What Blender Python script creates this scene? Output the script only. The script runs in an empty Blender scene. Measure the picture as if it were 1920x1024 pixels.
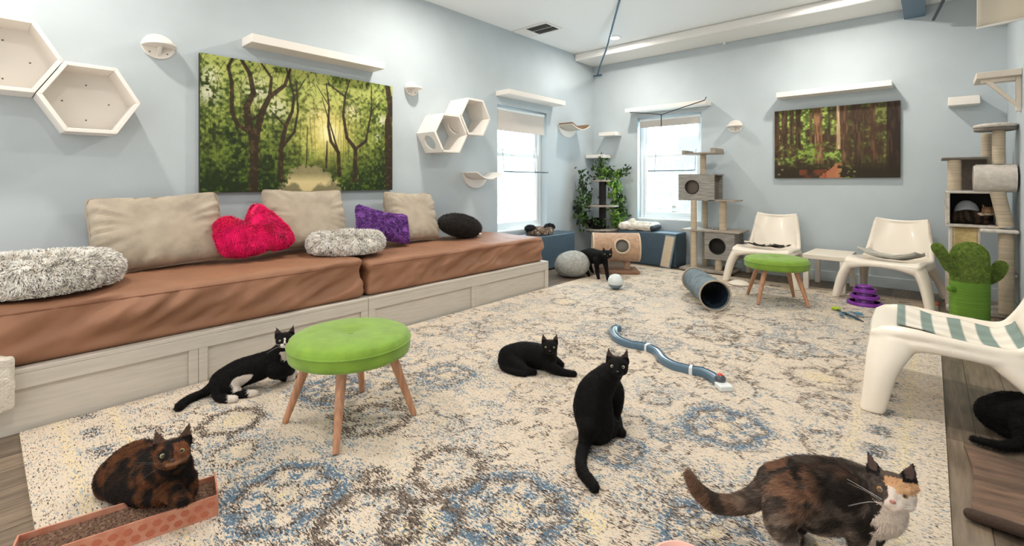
import bpy, bmesh, math, random
import numpy as np
from mathutils import Vector, Matrix, Euler
R = math.radians
SC = bpy.context.scene
COL = SC.collection

# ---------------------------------------------------------------- camera, world, exposure
CAM_Z = 1.13
YAW = R(41.55)
cd = bpy.data.cameras.new('camera')
cd.sensor_width = 36.0
cd.lens = 886.0 / 1920.0 * 36.0
cd.shift_y = -(512.0 - 342.0) / 1920.0
cd.clip_start = 0.02
cam = bpy.data.objects.new('camera', cd)
cam.location = (0, 0, CAM_Z)
cam.rotation_euler = (R(90), 0, YAW)
COL.objects.link(cam)
SC.camera = cam
SC.view_settings.view_transform = 'Standard'
SC.view_settings.look = 'None'
SC.view_settings.gamma = 1
SC.view_settings.use_curve_mapping = False
SC.view_settings.exposure = 0.0

w = bpy.data.worlds.new('daylight')
SC.world = w
w.use_nodes = True
nt = w.node_tree
bg = nt.nodes['Background']
tcw = nt.nodes.new('ShaderNodeTexCoord')
sxyz = nt.nodes.new('ShaderNodeSeparateXYZ')
nt.links.new(tcw.outputs['Generated'], sxyz.inputs[0])
mrw = nt.nodes.new('ShaderNodeMapRange')      # the sky is brighter and bluer on the far (street) side
mrw.inputs[1].default_value = -.3; mrw.inputs[2].default_value = .3
nt.links.new(sxyz.outputs['Y'], mrw.inputs[0])
mxw = nt.nodes.new('ShaderNodeMix'); mxw.data_type = 'RGBA'
mxw.inputs[6].default_value = (1.0, .965, .92, 1); mxw.inputs[7].default_value = (.80, .93, 1.0, 1)
nt.links.new(mrw.outputs[0], mxw.inputs[0]); nt.links.new(mxw.outputs[2], bg.inputs[0])
msw = nt.nodes.new('ShaderNodeMapRange')
msw.inputs[1].default_value = -.3; msw.inputs[2].default_value = .3; msw.inputs[3].default_value = 1.7; msw.inputs[4].default_value = 10
nt.links.new(sxyz.outputs['Y'], msw.inputs[0]); nt.links.new(msw.outputs[0], bg.inputs[1])

def lamp(name, loc, power, size, color=(1, .93, .84), rot=(0, 0, 0), spread=180, size_y=None):
    l = bpy.data.lights.new(name, 'AREA')
    l.shape = 'DISK' if size_y is None else 'RECTANGLE'
    l.size = size
    if size_y: l.size_y = size_y
    l.energy = power
    l.color = color
    l.spread = R(spread)
    o = bpy.data.objects.new(name, l)
    o.location = loc
    o.rotation_euler = rot
    COL.objects.link(o)
    return o

# the room's recessed ceiling lamps (the fittings themselves are built with the ceiling)
CEIL = 3.05
SPOTS = [(-3.13, 5.58), (-3.2, .1), (-.75, 5.55), (-3.1, 2.8), (-.75, 2.8), (-.9, .1)]
SPOT_P = [20, 22, 25, 28, 32, 22]
for (x, y), p in zip(SPOTS, SPOT_P):
    lamp('ceiling_lamp_light', (x, y, CEIL - .035), p, .13)

# ---------------------------------------------------------------- helpers
def lin(c):
    c = np.asarray(c, dtype=float) / 255.0
    return np.where(c <= .04045, c / 12.92, ((c + .055) / 1.055) ** 2.4)

def rgba(c):
    v = lin(c)
    return (float(v[0]), float(v[1]), float(v[2]), 1.0)

def hsh(ix, iy, iz, s):
    n = (ix * 374761393 + iy * 668265263 + iz * 2147483647 + s * 974634777) & 0xffffffff
    n = ((n ^ (n >> 13)) * 1274126177) & 0xffffffff
    n = (n ^ (n >> 16)) & 0xffffffff
    n = (n * 2246822519) & 0xffffffff
    return ((n ^ (n >> 15)) & 0xffffff) / float(0xffffff)

def vn(p, s=1.0, seed=0):
    """value noise 0..1 of an (n,3) array"""
    p = np.asarray(p, dtype=float) * s + 1000.0
    i = np.floor(p).astype(np.int64)
    f = p - i
    f = f * f * (3 - 2 * f)
    r = 0
    for dx in (0, 1):
        for dy in (0, 1):
            for dz in (0, 1):
                wt = (f[:, 0] if dx else 1 - f[:, 0]) * (f[:, 1] if dy else 1 - f[:, 1]) * (f[:, 2] if dz else 1 - f[:, 2])
                r = r + wt * hsh(i[:, 0] + dx, i[:, 1] + dy, i[:, 2] + dz, seed)
    return r

def fbm(p, s, seed=0, o=3):
    a, t, r = 1.0, 0.0, 0
    for k in range(o):
        r = r + a * vn(p, s * 2 ** k, seed + k)
        t += a
        a *= .5
    return r / t

MATS = {}
def M(name, col=(200, 200, 200), rough=.6, var=0, vscale=8, vstretch=(1, 1, 1), bump=0, bscale=60, metal=0,
      sheen=0, attr=None, spec=.5, coat=0, alpha=1, trans=0, col2=None):
    if name in MATS: return MATS[name]
    m = bpy.data.materials.new(name)
    m.use_nodes = True
    n, l = m.node_tree.nodes, m.node_tree.links
    b = n['Principled BSDF']
    b.inputs['Roughness'].default_value = rough
    b.inputs['Metallic'].default_value = metal
    b.inputs['Specular IOR Level'].default_value = spec
    b.inputs['Sheen Weight'].default_value = sheen
    b.inputs['Coat Weight'].default_value = coat
    b.inputs['Transmission Weight'].default_value = trans
    b.inputs['Alpha'].default_value = alpha
    b.inputs['Base Color'].default_value = rgba(col)
    tc = n.new('ShaderNodeTexCoord')
    mp = n.new('ShaderNodeMapping')
    mp.inputs['Scale'].default_value = vstretch
    l.new(tc.outputs['Object'], mp.inputs[0])
    src = None
    if attr:
        a = n.new('ShaderNodeAttribute')
        a.attribute_name = attr
        src = a.outputs['Color']
        l.new(src, b.inputs['Base Color'])
    if var or col2 is not None:
        no = n.new('ShaderNodeTexNoise')
        no.inputs['Scale'].default_value = vscale
        no.inputs['Detail'].default_value = 4
        l.new(mp.outputs[0], no.inputs['Vector'])
        mx = n.new('ShaderNodeMix')
        mx.data_type = 'RGBA'
        c = np.array(col, dtype=float)
        c2 = np.array(col2, dtype=float) if col2 is not None else np.clip(c * (1 - var), 0, 255)
        mx.inputs[6].default_value = rgba(c)
        mx.inputs[7].default_value = rgba(c2)
        rp = n.new('ShaderNodeMapRange')
        rp.inputs[1].default_value = .35
        rp.inputs[2].default_value = .65
        l.new(no.outputs['Fac'], rp.inputs[0])
        l.new(rp.outputs[0], mx.inputs[0])
        if src is None:
            l.new(mx.outputs[2], b.inputs['Base Color'])
        else:
            mx.blend_type = 'MULTIPLY'
            mx.inputs[6].default_value = (1, 1, 1, 1)
            mx.inputs[7].default_value = (1 - var,) * 3 + (1,)
            mx.blend_type = 'MIX'
            m2 = n.new('ShaderNodeMix'); m2.data_type = 'RGBA'; m2.blend_type = 'MULTIPLY'
            m2.inputs[0].default_value = 1
            l.new(src, m2.inputs[6]); l.new(mx.outputs[2], m2.inputs[7])
            l.new(m2.outputs[2], b.inputs['Base Color'])
    if bump:
        nb = n.new('ShaderNodeTexNoise')
        nb.inputs['Scale'].default_value = bscale
        nb.inputs['Detail'].default_value = 3
        l.new(mp.outputs[0], nb.inputs['Vector'])
        bp = n.new('ShaderNodeBump')
        bp.inputs['Strength'].default_value = bump
        bp.inputs['Distance'].default_value = .01
        l.new(nb.outputs['Fac'], bp.inputs['Height'])
        l.new(bp.outputs[0], b.inputs['Normal'])
    MATS[name] = m
    return m

class MB:
    """mesh collector: plain lists of vertices and faces"""
    def __init__(s): s.v, s.f, s.m = [], [], []
    def add(s, vs, fs, mi=0, mat=None):
        o = len(s.v)
        for p in vs:
            p = Vector(p)
            if mat is not None: p = mat @ p
            s.v.append(tuple(p))
        for f in fs:
            s.f.append(tuple(i + o for i in f)); s.m.append(mi)
        return s
    def box(s, lo, hi, mi=0, mat=None):
        x0, y0, z0 = lo; x1, y1, z1 = hi
        v = [(x0, y0, z0), (x1, y0, z0), (x1, y1, z0), (x0, y1, z0), (x0, y0, z1), (x1, y0, z1), (x1, y1, z1), (x0, y1, z1)]
        return s.add(v, [(0, 3, 2, 1), (4, 5, 6, 7), (0, 1, 5, 4), (1, 2, 6, 5), (2, 3, 7, 6), (3, 0, 4, 7)], mi, mat)
    def tube(s, pts, rad, seg=12, mi=0, mat=None, sub=1, cap=True, squash=None):
        P = [Vector(p) for p in pts]
        rad = list(rad) if hasattr(rad, '__len__') else [rad] * len(P)
        if sub > 1 and len(P) > 1:
            Q, r2 = [], []
            for i in range(len(P) - 1):
                a, b2, c, d = P[max(i - 1, 0)], P[i], P[i + 1], P[min(i + 2, len(P) - 1)]
                for k in range(sub):
                    t = k / sub
                    Q.append(.5 * ((2 * b2) + (c - a) * t + (2 * a - 5 * b2 + 4 * c - d) * t * t + (3 * b2 - a - 3 * c + d) * t ** 3))
                    r2.append(rad[i] * (1 - t) + rad[i + 1] * t)
            Q.append(P[-1]); r2.append(rad[-1])
            P, rad = Q, r2
        if cap == 'round':
            t0 = (P[0] - P[1]).normalized(); t1 = (P[-1] - P[-2]).normalized()
            a0, a1, r0, r1 = P[0], P[-1], rad[0], rad[-1]
            pre = [(a0 + t0 * r0 * math.sin(q), r0 * math.cos(q)) for q in (1.5, 1.15, .75, .35)]
            post = [(a1 + t1 * r1 * math.sin(q), r1 * math.cos(q)) for q in (.35, .75, 1.15, 1.5)]
            P = [q[0] for q in pre] + P + [q[0] for q in post]
            rad = [q[1] for q in pre] + rad + [q[1] for q in post]
        vs, up = [], None
        n = len(P)
        for i in range(n):
            t = (P[min(i + 1, n - 1)] - P[max(i - 1, 0)])
            if t.length < 1e-9: t = Vector((0, 0, 1))
            t.normalize()
            if up is None: up = t.orthogonal().normalized()
            up = (up - t * up.dot(t))
            if up.length < 1e-6: up = t.orthogonal()
            up.normalize()
            sd = t.cross(up)
            for k in range(seg):
                a = 2 * math.pi * k / seg
                q = up * math.cos(a) * rad[i] + sd * math.sin(a) * rad[i]
                if squash: q = Vector((q.x * squash[0], q.y * squash[1], q.z * squash[2]))
                vs.append(P[i] + q)
        fs = [(i * seg + k, i * seg + (k + 1) % seg, (i + 1) * seg + (k + 1) % seg, (i + 1) * seg + k) for i in range(n - 1) for k in range(seg)]
        if cap:
            fs.append(tuple(range(seg))[::-1]); fs.append(tuple((n - 1) * seg + k for k in range(seg)))
        return s.add(vs, fs, mi, mat)
    def lathe(s, prof, seg=32, mi=0, mat=None, cap=True, sx=1, sy=1):
        vs = [(r * math.cos(2 * math.pi * k / seg) * sx, r * math.sin(2 * math.pi * k / seg) * sy, z) for r, z in prof for k in range(seg)]
        n = len(prof)
        fs = [(i * seg + k, i * seg + (k + 1) % seg, (i + 1) * seg + (k + 1) % seg, (i + 1) * seg + k) for i in range(n - 1) for k in range(seg)]
        if cap:
            fs.append(tuple(range(seg))[::-1]); fs.append(tuple((n - 1) * seg + k for k in range(seg)))
        return s.add(vs, fs, mi, mat)
    def ell(s, c, r, seg=20, rings=12, mi=0, mat=None):
        prof = [(max(math.sin(math.pi * i / rings), .002), -math.cos(math.pi * i / rings)) for i in range(rings + 1)]
        T = Matrix.Translation(Vector(c)) @ Matrix.Diagonal((r[0], r[1], r[2], 1))
        return s.lathe(prof, seg, mi, (mat @ T) if mat is not None else T)
    def prism(s, out, z0, z1, mi=0, mat=None):
        n = len(out)
        vs = [(x, y, z0) for x, y in out] + [(x, y, z1) for x, y in out]
        fs = [tuple(range(n))[::-1], tuple(range(n, 2 * n))] + [(i, (i + 1) % n, n + (i + 1) % n, n + i) for i in range(n)]
        return s.add(vs, fs, mi, mat)
    def grid(s, fn, nu, nv, mi=0, mat=None, close_u=False, close_v=False, back=None):
        vs = [fn(i / (nu if close_u else nu - 1), j / (nv if close_v else nv - 1)) for i in range(nu) for j in range(nv)]
        fs = []
        for i in range(nu if close_u else nu - 1):
            for j in range(nv if close_v else nv - 1):
                a, b2 = i, (i + 1) % nu
                c, d = j, (j + 1) % nv
                fs.append((a * nv + c, b2 * nv + c, b2 * nv + d, a * nv + d))
        return s.add(vs, fs, mi, mat)
    def build(s, name, mats, parent=None, smooth=True, bevel=0, label=None, seg=2, angle=40, solid=0):
        me = bpy.data.meshes.new(name)
        me.from_pydata(s.v, [], s.f)
        if not isinstance(mats, (list, tuple)): mats = [mats]
        for m in mats: me.materials.append(m)
        me.polygons.foreach_set('material_index', s.m)
        bm = bmesh.new(); bm.from_mesh(me)
        bmesh.ops.remove_doubles(bm, verts=bm.verts, dist=1e-6)
        bmesh.ops.recalc_face_normals(bm, faces=bm.faces)
        bm.to_mesh(me); bm.free()
        me.update()
        if smooth:
            me.shade_smooth()
            try: me.set_sharp_from_angle(angle=R(angle))
            except Exception: pass
        o = bpy.data.objects.new(name, me)
        COL.objects.link(o)
        if parent is not None: o.parent = parent
        if solid:
            sm = o.modifiers.new('s', 'SOLIDIFY'); sm.thickness = solid; sm.offset = 0
        if bevel:
            bv = o.modifiers.new('b', 'BEVEL'); bv.width = bevel; bv.segments = seg; bv.limit_method = 'ANGLE'; bv.angle_limit = R(35)
            bv.harden_normals = False
        if label: o['label'] = label
        return o

def empty(name, label, cat, loc=(0, 0, 0), rz=0, group=None):
    o = bpy.data.objects.new(name, None)
    o.empty_display_size = .1
    COL.objects.link(o)
    o.location = loc
    o.rotation_euler = (0, 0, rz)
    return tag(o, label, cat, group)

def tag(o, label, cat, group=None):
    o['label'] = label; o['category'] = cat
    if group: o['group'] = group
    return o

def struct(o):
    o['kind'] = 'structure'
    return o

def remeshed(mb, voxel, it=4, vgfn=None, it2=12):
    """fuse a collector into one continuous skin; returns mesh"""
    me = bpy.data.meshes.new('tmp'); me.from_pydata(mb.v, [], mb.f); me.update()
    bm = bmesh.new(); bm.from_mesh(me); bmesh.ops.recalc_face_normals(bm, faces=bm.faces); bm.to_mesh(me); bm.free()
    o = bpy.data.objects.new('tmp', me); COL.objects.link(o)
    r = o.modifiers.new('r', 'REMESH'); r.mode = 'VOXEL'; r.voxel_size = voxel
    sm = o.modifiers.new('s', 'SMOOTH'); sm.factor = .5; sm.iterations = it
    dg = bpy.context.evaluated_depsgraph_get()
    m2 = bpy.data.meshes.new_from_object(o.evaluated_get(dg))
    bpy.data.objects.remove(o)
    if vgfn is not None:
        o = bpy.data.objects.new('tmp', m2); COL.objects.link(o)
        co = np.empty(len(m2.vertices) * 3); m2.vertices.foreach_get('co', co); co = co.reshape(-1, 3)
        wt = vgfn(co)
        vg = o.vertex_groups.new(name='g')
        for i in np.nonzero(wt > .02)[0]: vg.add([int(i)], float(wt[i]), 'REPLACE')
        sm = o.modifiers.new('s', 'SMOOTH'); sm.factor = .5; sm.iterations = it2; sm.vertex_group = 'g'
        dg = bpy.context.evaluated_depsgraph_get()
        m3 = bpy.data.meshes.new_from_object(o.evaluated_get(dg))
        bpy.data.objects.remove(o)
        m2 = m3
    m2.materials.clear()
    return m2

def co_of(me):
    co = np.empty(len(me.vertices) * 3); me.vertices.foreach_get('co', co)
    return co.reshape(-1, 3)

def set_col(me, cols, name='Col'):
    a = me.color_attributes.new(name, 'FLOAT_COLOR', 'POINT')
    c = np.ones((len(me.vertices), 4)); c[:, :3] = cols
    a.data.foreach_set('color', c.ravel())

def furred(me, cols, n, length, width, comb, lift=.5, seed=0, jit=.3, tipmul=1.0, clump=0.0, lenfn=None, dark=None, curl=0):
    """return a mesh = skin + n short tapering hairs rooted on it; colours carried in 'Col'"""
    rng = np.random.default_rng(seed)
    co = co_of(me)
    me.calc_loop_triangles()
    nt_ = len(me.loop_triangles)
    tri = np.empty(nt_ * 3, dtype=np.int32); me.loop_triangles.foreach_get('vertices', tri); tri = tri.reshape(-1, 3)
    A, B, C = co[tri[:, 0]], co[tri[:, 1]], co[tri[:, 2]]
    cr = np.cross(B - A, C - A); ar = np.linalg.norm(cr, axis=1)
    pr = ar / ar.sum()
    idx = rng.choice(nt_, n, p=pr)
    u = rng.random(n); v = rng.random(n); fl = u + v > 1
    u[fl] = 1 - u[fl]; v[fl] = 1 - v[fl]
    p = A[idx] + (B[idx] - A[idx]) * u[:, None] + (C[idx] - A[idx]) * v[:, None]
    nr = cr[idx] / np.maximum(ar[idx], 1e-12)[:, None]
    cc = cols[tri[idx, 0]]
    cb = comb(p) if callable(comb) else np.tile(np.array(comb, float), (n, 1))
    cb = cb - nr * np.sum(cb * nr, axis=1)[:, None]
    cb = cb / np.maximum(np.linalg.norm(cb, axis=1), .15)[:, None]
    rd = rng.normal(size=(n, 3)) * jit
    if clump:
        q = np.stack([vn(p, clump, 50 + k) - .5 for k in range(3)], axis=1) * 2.2
        rd = rd * .6 + q
    d = nr * lift + cb * (1 - lift) + rd
    d /= np.linalg.norm(d, axis=1)[:, None]
    L = length * (.6 + .7 * rng.random(n))
    if lenfn is not None: L = L * lenfn(p)
    L = L[:, None]
    side = np.cross(d, nr + rng.normal(size=(n, 3)) * .4); side /= np.maximum(np.linalg.norm(side, axis=1), 1e-6)[:, None]
    wv = side * width * .5
    bend = (cb * (1 - lift) + rng.normal(size=(n, 3)) * curl) * .35 - nr * .12
    r0 = p - nr * .001
    mid = p + d * L * .5
    tip = p + d * L + bend * L
    V = np.stack([r0 - wv, r0 + wv, mid + wv * .75, mid - wv * .75, tip], axis=1).reshape(-1, 3)
    nb = len(co)
    allv = np.vstack([co, V])
    base_f = [tuple(q.vertices) for q in me.polygons]
    i0 = nb + np.arange(n) * 5
    quads = np.stack([i0, i0 + 1, i0 + 2, i0 + 3], axis=1).tolist()
    tris = np.stack([i0 + 3, i0 + 2, i0 + 4], axis=1).tolist()
    m2 = bpy.data.meshes.new(me.name)
    m2.from_pydata(allv.tolist(), [], base_f + quads + tris)
    k = .8 + .4 * rng.random(n)
    hc = cc * k[:, None]
    if dark is not None:
        # dark = (probability, colour)
        msk = rng.random(n) < dark[0]
        hc[msk] = np.array(dark[1])[None] * (.7 + .6 * rng.random(msk.sum()))[:, None]
    hv = np.repeat(hc[:, None, :], 5, axis=1)
    hv[:, 4] *= tipmul
    hv[:, 0] *= .8; hv[:, 1] *= .8
    ac = np.vstack([cols, np.clip(hv.reshape(-1, 3), 0, 1)])
    set_col(m2, ac)
    m2.shade_smooth()
    m2.update()
    return m2

def mobj(name, me, mat, parent=None, label=None):
    me.name = name
    me.materials.clear()
    me.materials.append(mat)
    o = bpy.data.objects.new(name, me); COL.objects.link(o)
    if parent is not None: o.parent = parent
    if label: o['label'] = label
    return o

def copy_tree(o, parent=None):
    c = o.copy(); COL.objects.link(c); c.parent = parent
    for ch in list(o.children): copy_tree(ch, c)
    return c

# ---------------------------------------------------------------- materials
WALL = M('wall_paint', (192, 202, 207), .75, var=.025, vscale=2.5, bump=.04, bscale=150)
CEILM = M('ceiling_paint', (246, 248, 248), .8, bump=.03, bscale=120)
WHITE = M('white_paint', (238, 236, 232), .45, bump=.03, bscale=90)
WHITEL = M('white_laminate', (240, 234, 226), .4)
TRIM = M('window_trim', (236, 242, 244), .4)
PLAST = M('white_plastic', (243, 232, 216), .28, coat=.2)
WW = M('whitewashed_wood', (210, 202, 190), .6, var=.05, vscale=5, vstretch=(8, 1, 14), bump=.08, bscale=30)
BROWN = M('brown_canvas', (158, 112, 84), .62, var=.07, vscale=4, bump=.25, bscale=280)
SEAM = M('brown_piping', (128, 82, 60), .7)
BEIGE = M('beige_linen', (192, 178, 158), .9, var=.1, vscale=9, bump=.5, bscale=260, sheen=.2)
LEGW = M('leg_wood', (198, 144, 110), .5, var=.16, vscale=6, vstretch=(14, 14, 1))
GREENV = M('green_velvet', (128, 166, 48), .75, var=.1, vscale=14, sheen=.22, bump=.2, bscale=200)
NAVY = M('slate_vinyl', (72, 92, 106), .45, var=.05, vscale=12, bump=.1, bscale=300)
SISAL = M('sisal_rope', (234, 214, 184), .85, var=.12, vscale=3, vstretch=(1, 1, 40), bump=.7, bscale=60)
GREYW = M('grey_woodgrain', (160, 155, 148), .6, var=.22, vscale=4, vstretch=(2, 2, 18), bump=.1)
GREYW2 = M('grey_woodgrain_top', (172, 160, 146), .6, var=.18, vscale=5, vstretch=(3, 16, 3))
BLACK = M('matt_black', (14, 14, 16), .7)
DARKIN = M('dark_inside', (38, 36, 34), .95)  # plain dark fill for the inside of the cat tree boxes
PLUSHB = M('beige_plush', (205, 186, 163), .95, var=.1, vscale=20, bump=1, bscale=120, sheen=.3)
PLUSHG = M('grey_plush', (190, 184, 176), .95, var=.1, vscale=20, bump=.9, bscale=120, sheen=.3)
FUR = M('animal_fur', attr='Col', rough=.7, sheen=.02, spec=.14)
SHAG = M('shaggy_pile', attr='Col', rough=.9, sheen=.2, spec=.2)
SCREW = M('screw_steel', (120, 118, 112), .4, metal=.8)
BLUEP = M('slate_blue_paint', (84, 112, 132), .5)

# ---------------------------------------------------------------- room
WL, WB, WR, FY = -3.99, 6.45, .54, -1.3
fm = bpy.data.materials.new('wood_floor'); fm.use_nodes = True
n, l = fm.node_tree.nodes, fm.node_tree.links
b = n['Principled BSDF']
tc = n.new('ShaderNodeTexCoord'); mp = n.new('ShaderNodeMapping'); mp.inputs['Rotation'].default_value = (0, 0, R(90))
br = n.new('ShaderNodeTexBrick'); br.inputs['Scale'].default_value = 1
br.inputs['Brick Width'].default_value = 1.2; br.inputs['Row Height'].default_value = .15
br.inputs['Mortar Size'].default_value = .002; br.offset = .37
br.inputs['Color1'].default_value = rgba((142, 126, 108)); br.inputs['Color2'].default_value = rgba((112, 99, 86)); br.inputs['Mortar'].default_value = rgba((70, 60, 52))
l.new(tc.outputs['Object'], mp.inputs[0]); l.new(mp.outputs[0], br.inputs['Vector'])
m2 = n.new('ShaderNodeMapping'); m2.inputs['Scale'].default_value = (26, 2.2, 1)
l.new(tc.outputs['Object'], m2.inputs[0])
no = n.new('ShaderNodeTexNoise'); no.inputs['Scale'].default_value = 2; no.inputs['Detail'].default_value = 8; l.new(m2.outputs[0], no.inputs['Vector'])
cr_ = n.new('ShaderNodeValToRGB'); cr_.color_ramp.elements[0].position = .3; cr_.color_ramp.elements[0].color = (.42, .40, .38, 1)
cr_.color_ramp.elements[1].position = .7; cr_.color_ramp.elements[1].color = (1.15, 1.12, 1.08, 1)
l.new(no.outputs['Fac'], cr_.inputs[0])
mx = n.new('ShaderNodeMix'); mx.data_type = 'RGBA'; mx.blend_type = 'MULTIPLY'; mx.inputs[0].default_value = .85
l.new(br.outputs['Color'], mx.inputs[6]); l.new(cr_.outputs[0], mx.inputs[7]); l.new(mx.outputs[2], b.inputs['Base Color'])
b.inputs['Roughness'].default_value = .42
struct(MB().box((WL - .2, FY, -.1), (WR + .2, WB + .2, 0)).build('floor', fm, smooth=False))
struct(MB().box((WL - .2, FY, CEIL), (WR + .2, WB + .2, CEIL + .1)).build('ceiling', CEILM, smooth=False))
W1 = (4.23, 5.23, .5, 2.09)        # window in the left wall: y0 y1 z0 z1
W2 = (-3.24, -2.31, .59, 2.08)     # window in the far wall: x0 x1 z0 z1
T = .2
mb = MB()
mb.box((WL - T, FY, 0), (WL, W1[0], CEIL)); mb.box((WL - T, W1[1], 0), (WL, WB + T, CEIL))
mb.box((WL - T, W1[0], 0), (WL, W1[1], W1[2])); mb.box((WL - T, W1[0], W1[3]), (WL, W1[1], CEIL))
struct(mb.build('wall_left', WALL, smooth=False))
mb = MB()
mb.box((WL, WB, 0), (W2[0], WB + T, CEIL)); mb.box((W2[1], WB, 0), (WR + T, WB + T, CEIL))
mb.box((W2[0], WB, 0), (W2[1], WB + T, W2[2])); mb.box((W2[0], WB, W2[3]), (W2[1], WB + T, CEIL))
struct(mb.build('wall_back', WALL, smooth=False))
struct(MB().box((WR, FY, 0), (WR + T, WB, CEIL)).build('wall_right', WALL, smooth=False))
struct(MB().box((WL, 5.91, 2.945), (WR, WB, CEIL)).build('trim_1', WHITE, bevel=.02, smooth=False))
struct(MB().box((-.21, FY, 2.84), (-.04, 5.90, CEIL)).build('trim_2', BLUEP, smooth=False))
struct(MB().box((-.21, 5.90, 2.84), (-.04, WB, 2.944)).build('trim_3', BLUEP, smooth=False))
BBM = M('baseboard_paint', (196, 208, 212), .5)
struct(MB().box((WL, WB - .015, 0), (WR, WB, .115)).build('baseboard_back', BBM, bevel=.004))
struct(MB().box((WR - .015, FY, 0), (WR, WB - .016, .115)).build('baseboard_right', BBM, bevel=.004))
struct(MB().box((WL, 4.06, 0), (WL + .015, WB - .016, .115)).build('baseboard_left', BBM, bevel=.004))

gm = bpy.data.materials.new('window_glass'); gm.use_nodes = True
n, l = gm.node_tree.nodes, gm.node_tree.links
n.remove(n['Principled BSDF'])
tr = n.new('ShaderNodeBsdfTransparent'); tr.inputs[0].default_value = (.93, .98, 1, 1)
gl = n.new('ShaderNodeBsdfGlossy'); gl.inputs['Roughness'].default_value = .02
ms = n.new('ShaderNodeMixShader'); ms.inputs[0].default_value = .05
l.new(tr.outputs[0], ms.inputs[1]); l.new(gl.outputs[0], ms.inputs[2]); l.new(ms.outputs[0], n['Material Output'].inputs[0])
SHADE = M('shade_cloth', (214, 206, 198), .9, bump=.2, bscale=300)

def window(name, a0, a1, z0, z1, mat, shade_z, label):
    """local frame: x along the wall, y outwards, z up; glass lies behind the wall face"""
    e = bpy.data.objects.new(name, None); COL.objects.link(e); e.matrix_world = mat; e['kind'] = 'structure'
    d0, d1 = .10, .17
    f = MB(); w_ = .055
    f.box((a0, d0, z0), (a0 + w_, d1, z1)); f.box((a1 - w_, d0, z0), (a1, d1, z1))
    f.box((a0 + w_, d0, z1 - w_), (a1 - w_, d1, z1)); f.box((a0 + w_, d0, z0), (a1 - w_, d1, z0 + w_))
    f.build('window_frame', TRIM, e, bevel=.004)
    zm = z0 + (z1 - z0) * .62
    for (s0, s1, dd) in ((z0 + w_, zm + .02, .105), (zm - .02, z1 - w_, .135)):
        s = MB(); t = .04; b0, b1 = a0 + w_, a1 - w_
        s.box((b0, dd, s0), (b0 + t, dd + .028, s1)); s.box((b1 - t, dd, s0), (b1, dd + .028, s1))
        s.box((b0 + t, dd, s0), (b1 - t, dd + .028, s0 + t + .015)); s.box((b0 + t, dd, s1 - t), (b1 - t, dd + .028, s1))
        so = s.build('window_sash', TRIM, e, bevel=.003)
        g = MB(); g.box((b0 + t, dd + .012, s0 + t), (b1 - t, dd + .016, s1 - t))
        g.build('window_pane', gm, so, smooth=False)
    s = MB(); s.box((a0, .0, z0 - .001), (a1, d0, z0 + .022)); s.build('window_sill', TRIM, e, bevel=.005)
    s = MB(); s.tube([((a0 + .02), .05, z1 - .04), (a1 - .02, .05, z1 - .04)], .028)
    r_ = s.build('shade_roller', TRIM, e)
    s = MB(); s.box((a0 + .025, .028, shade_z), (a1 - .025, .031, z1 - .03)); s.box((a0 + .025, .024, shade_z), (a1 - .025, .035, shade_z + .02))
    s.build('roller_shade', SHADE, e)
    s = MB(); s.box((a0 + .38, .085, zm - .01), (a0 + .46, .105, zm + .012)); s.build('sash_lock', WHITEL, e, bevel=.003)
    return e
window('window_1', W1[0], W1[1], W1[2], W1[3], Matrix.Translation((WL, 0, 0)) @ Matrix.Rotation(R(90), 4, 'Z'), 1.78, '')
window('window_2', W2[0], W2[1], W2[2], W2[3], Matrix.Translation((0, WB, 0)), 1.93, '')

# pale houses across the street, seen through the panes
SID = M('pale_siding', (232, 238, 240), .8, var=.04, vscale=3, vstretch=(1, 1, 20))
def house(label, lo, hi, along_x):
    h = empty('house', label, 'house', ((lo[0] + hi[0]) / 2, (lo[1] + hi[1]) / 2, 0))
    h.matrix_world = Matrix.Identity(4)
    MB().box(lo, hi).build('house_wall', SID, h, smooth=False)
    k = 0
    for i in range(4):
        for z in (-.2, 1.5):
            if along_x:
                x = lo[0] + 1 + i * 1.9
                m_ = MB().box((x, lo[1] - .06, z), (x + .8, lo[1] + .02, z + 1.1))
            else:
                y = lo[1] + 1 + i * 1.9
                m_ = MB().box((hi[0] - .02, y, z), (hi[0] + .06, y + .8, z + 1.1))
            m_.build('house_window', M('house_glass', (196, 208, 214), .2), h)
house('pale house across the street seen through the left window', (-16, 6, -3), (-12, 15, 2.6), False)
house('pale house across the street seen through the far window', (-9, 15, -3), (0, 19, 2.4), True)
TREEM = M('pale_tree_leaves', (190, 204, 196), .9)
def outtree(label, c, r, seed):
    rng = random.Random(seed)
    e = empty('tree', label, 'tree', (c[0], c[1], -3))
    MB().tube([(0, 0, 0), (0, 0, c[2] + 3)], [.12, .06]).build('trunk', M('grey_bark', (150, 140, 128), .9), e)
    f = MB()
    for i in range(900):
        p = Vector([rng.gauss(0, 1) for _ in range(3)]).normalized() * r * rng.random() ** .4
        q = Matrix.Translation((p.x, p.y, p.z + c[2] + 3)) @ Euler([rng.random() * 6 for _ in range(3)]).to_matrix().to_4x4()
        f.add([(-.06, 0, 0), (0, -.03, .015), (.06, 0, 0), (0, .03, .015)], [(0, 1, 2, 3)], 0, q)
    f.build('leaves', TREEM, e)
outtree('leafy tree outside the left window', (-8.5, 8.6, .6), 1.3, 1)
outtree('leafy tree outside the far window', (-4.4, 10.6, .6), 1.2, 2)
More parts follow.
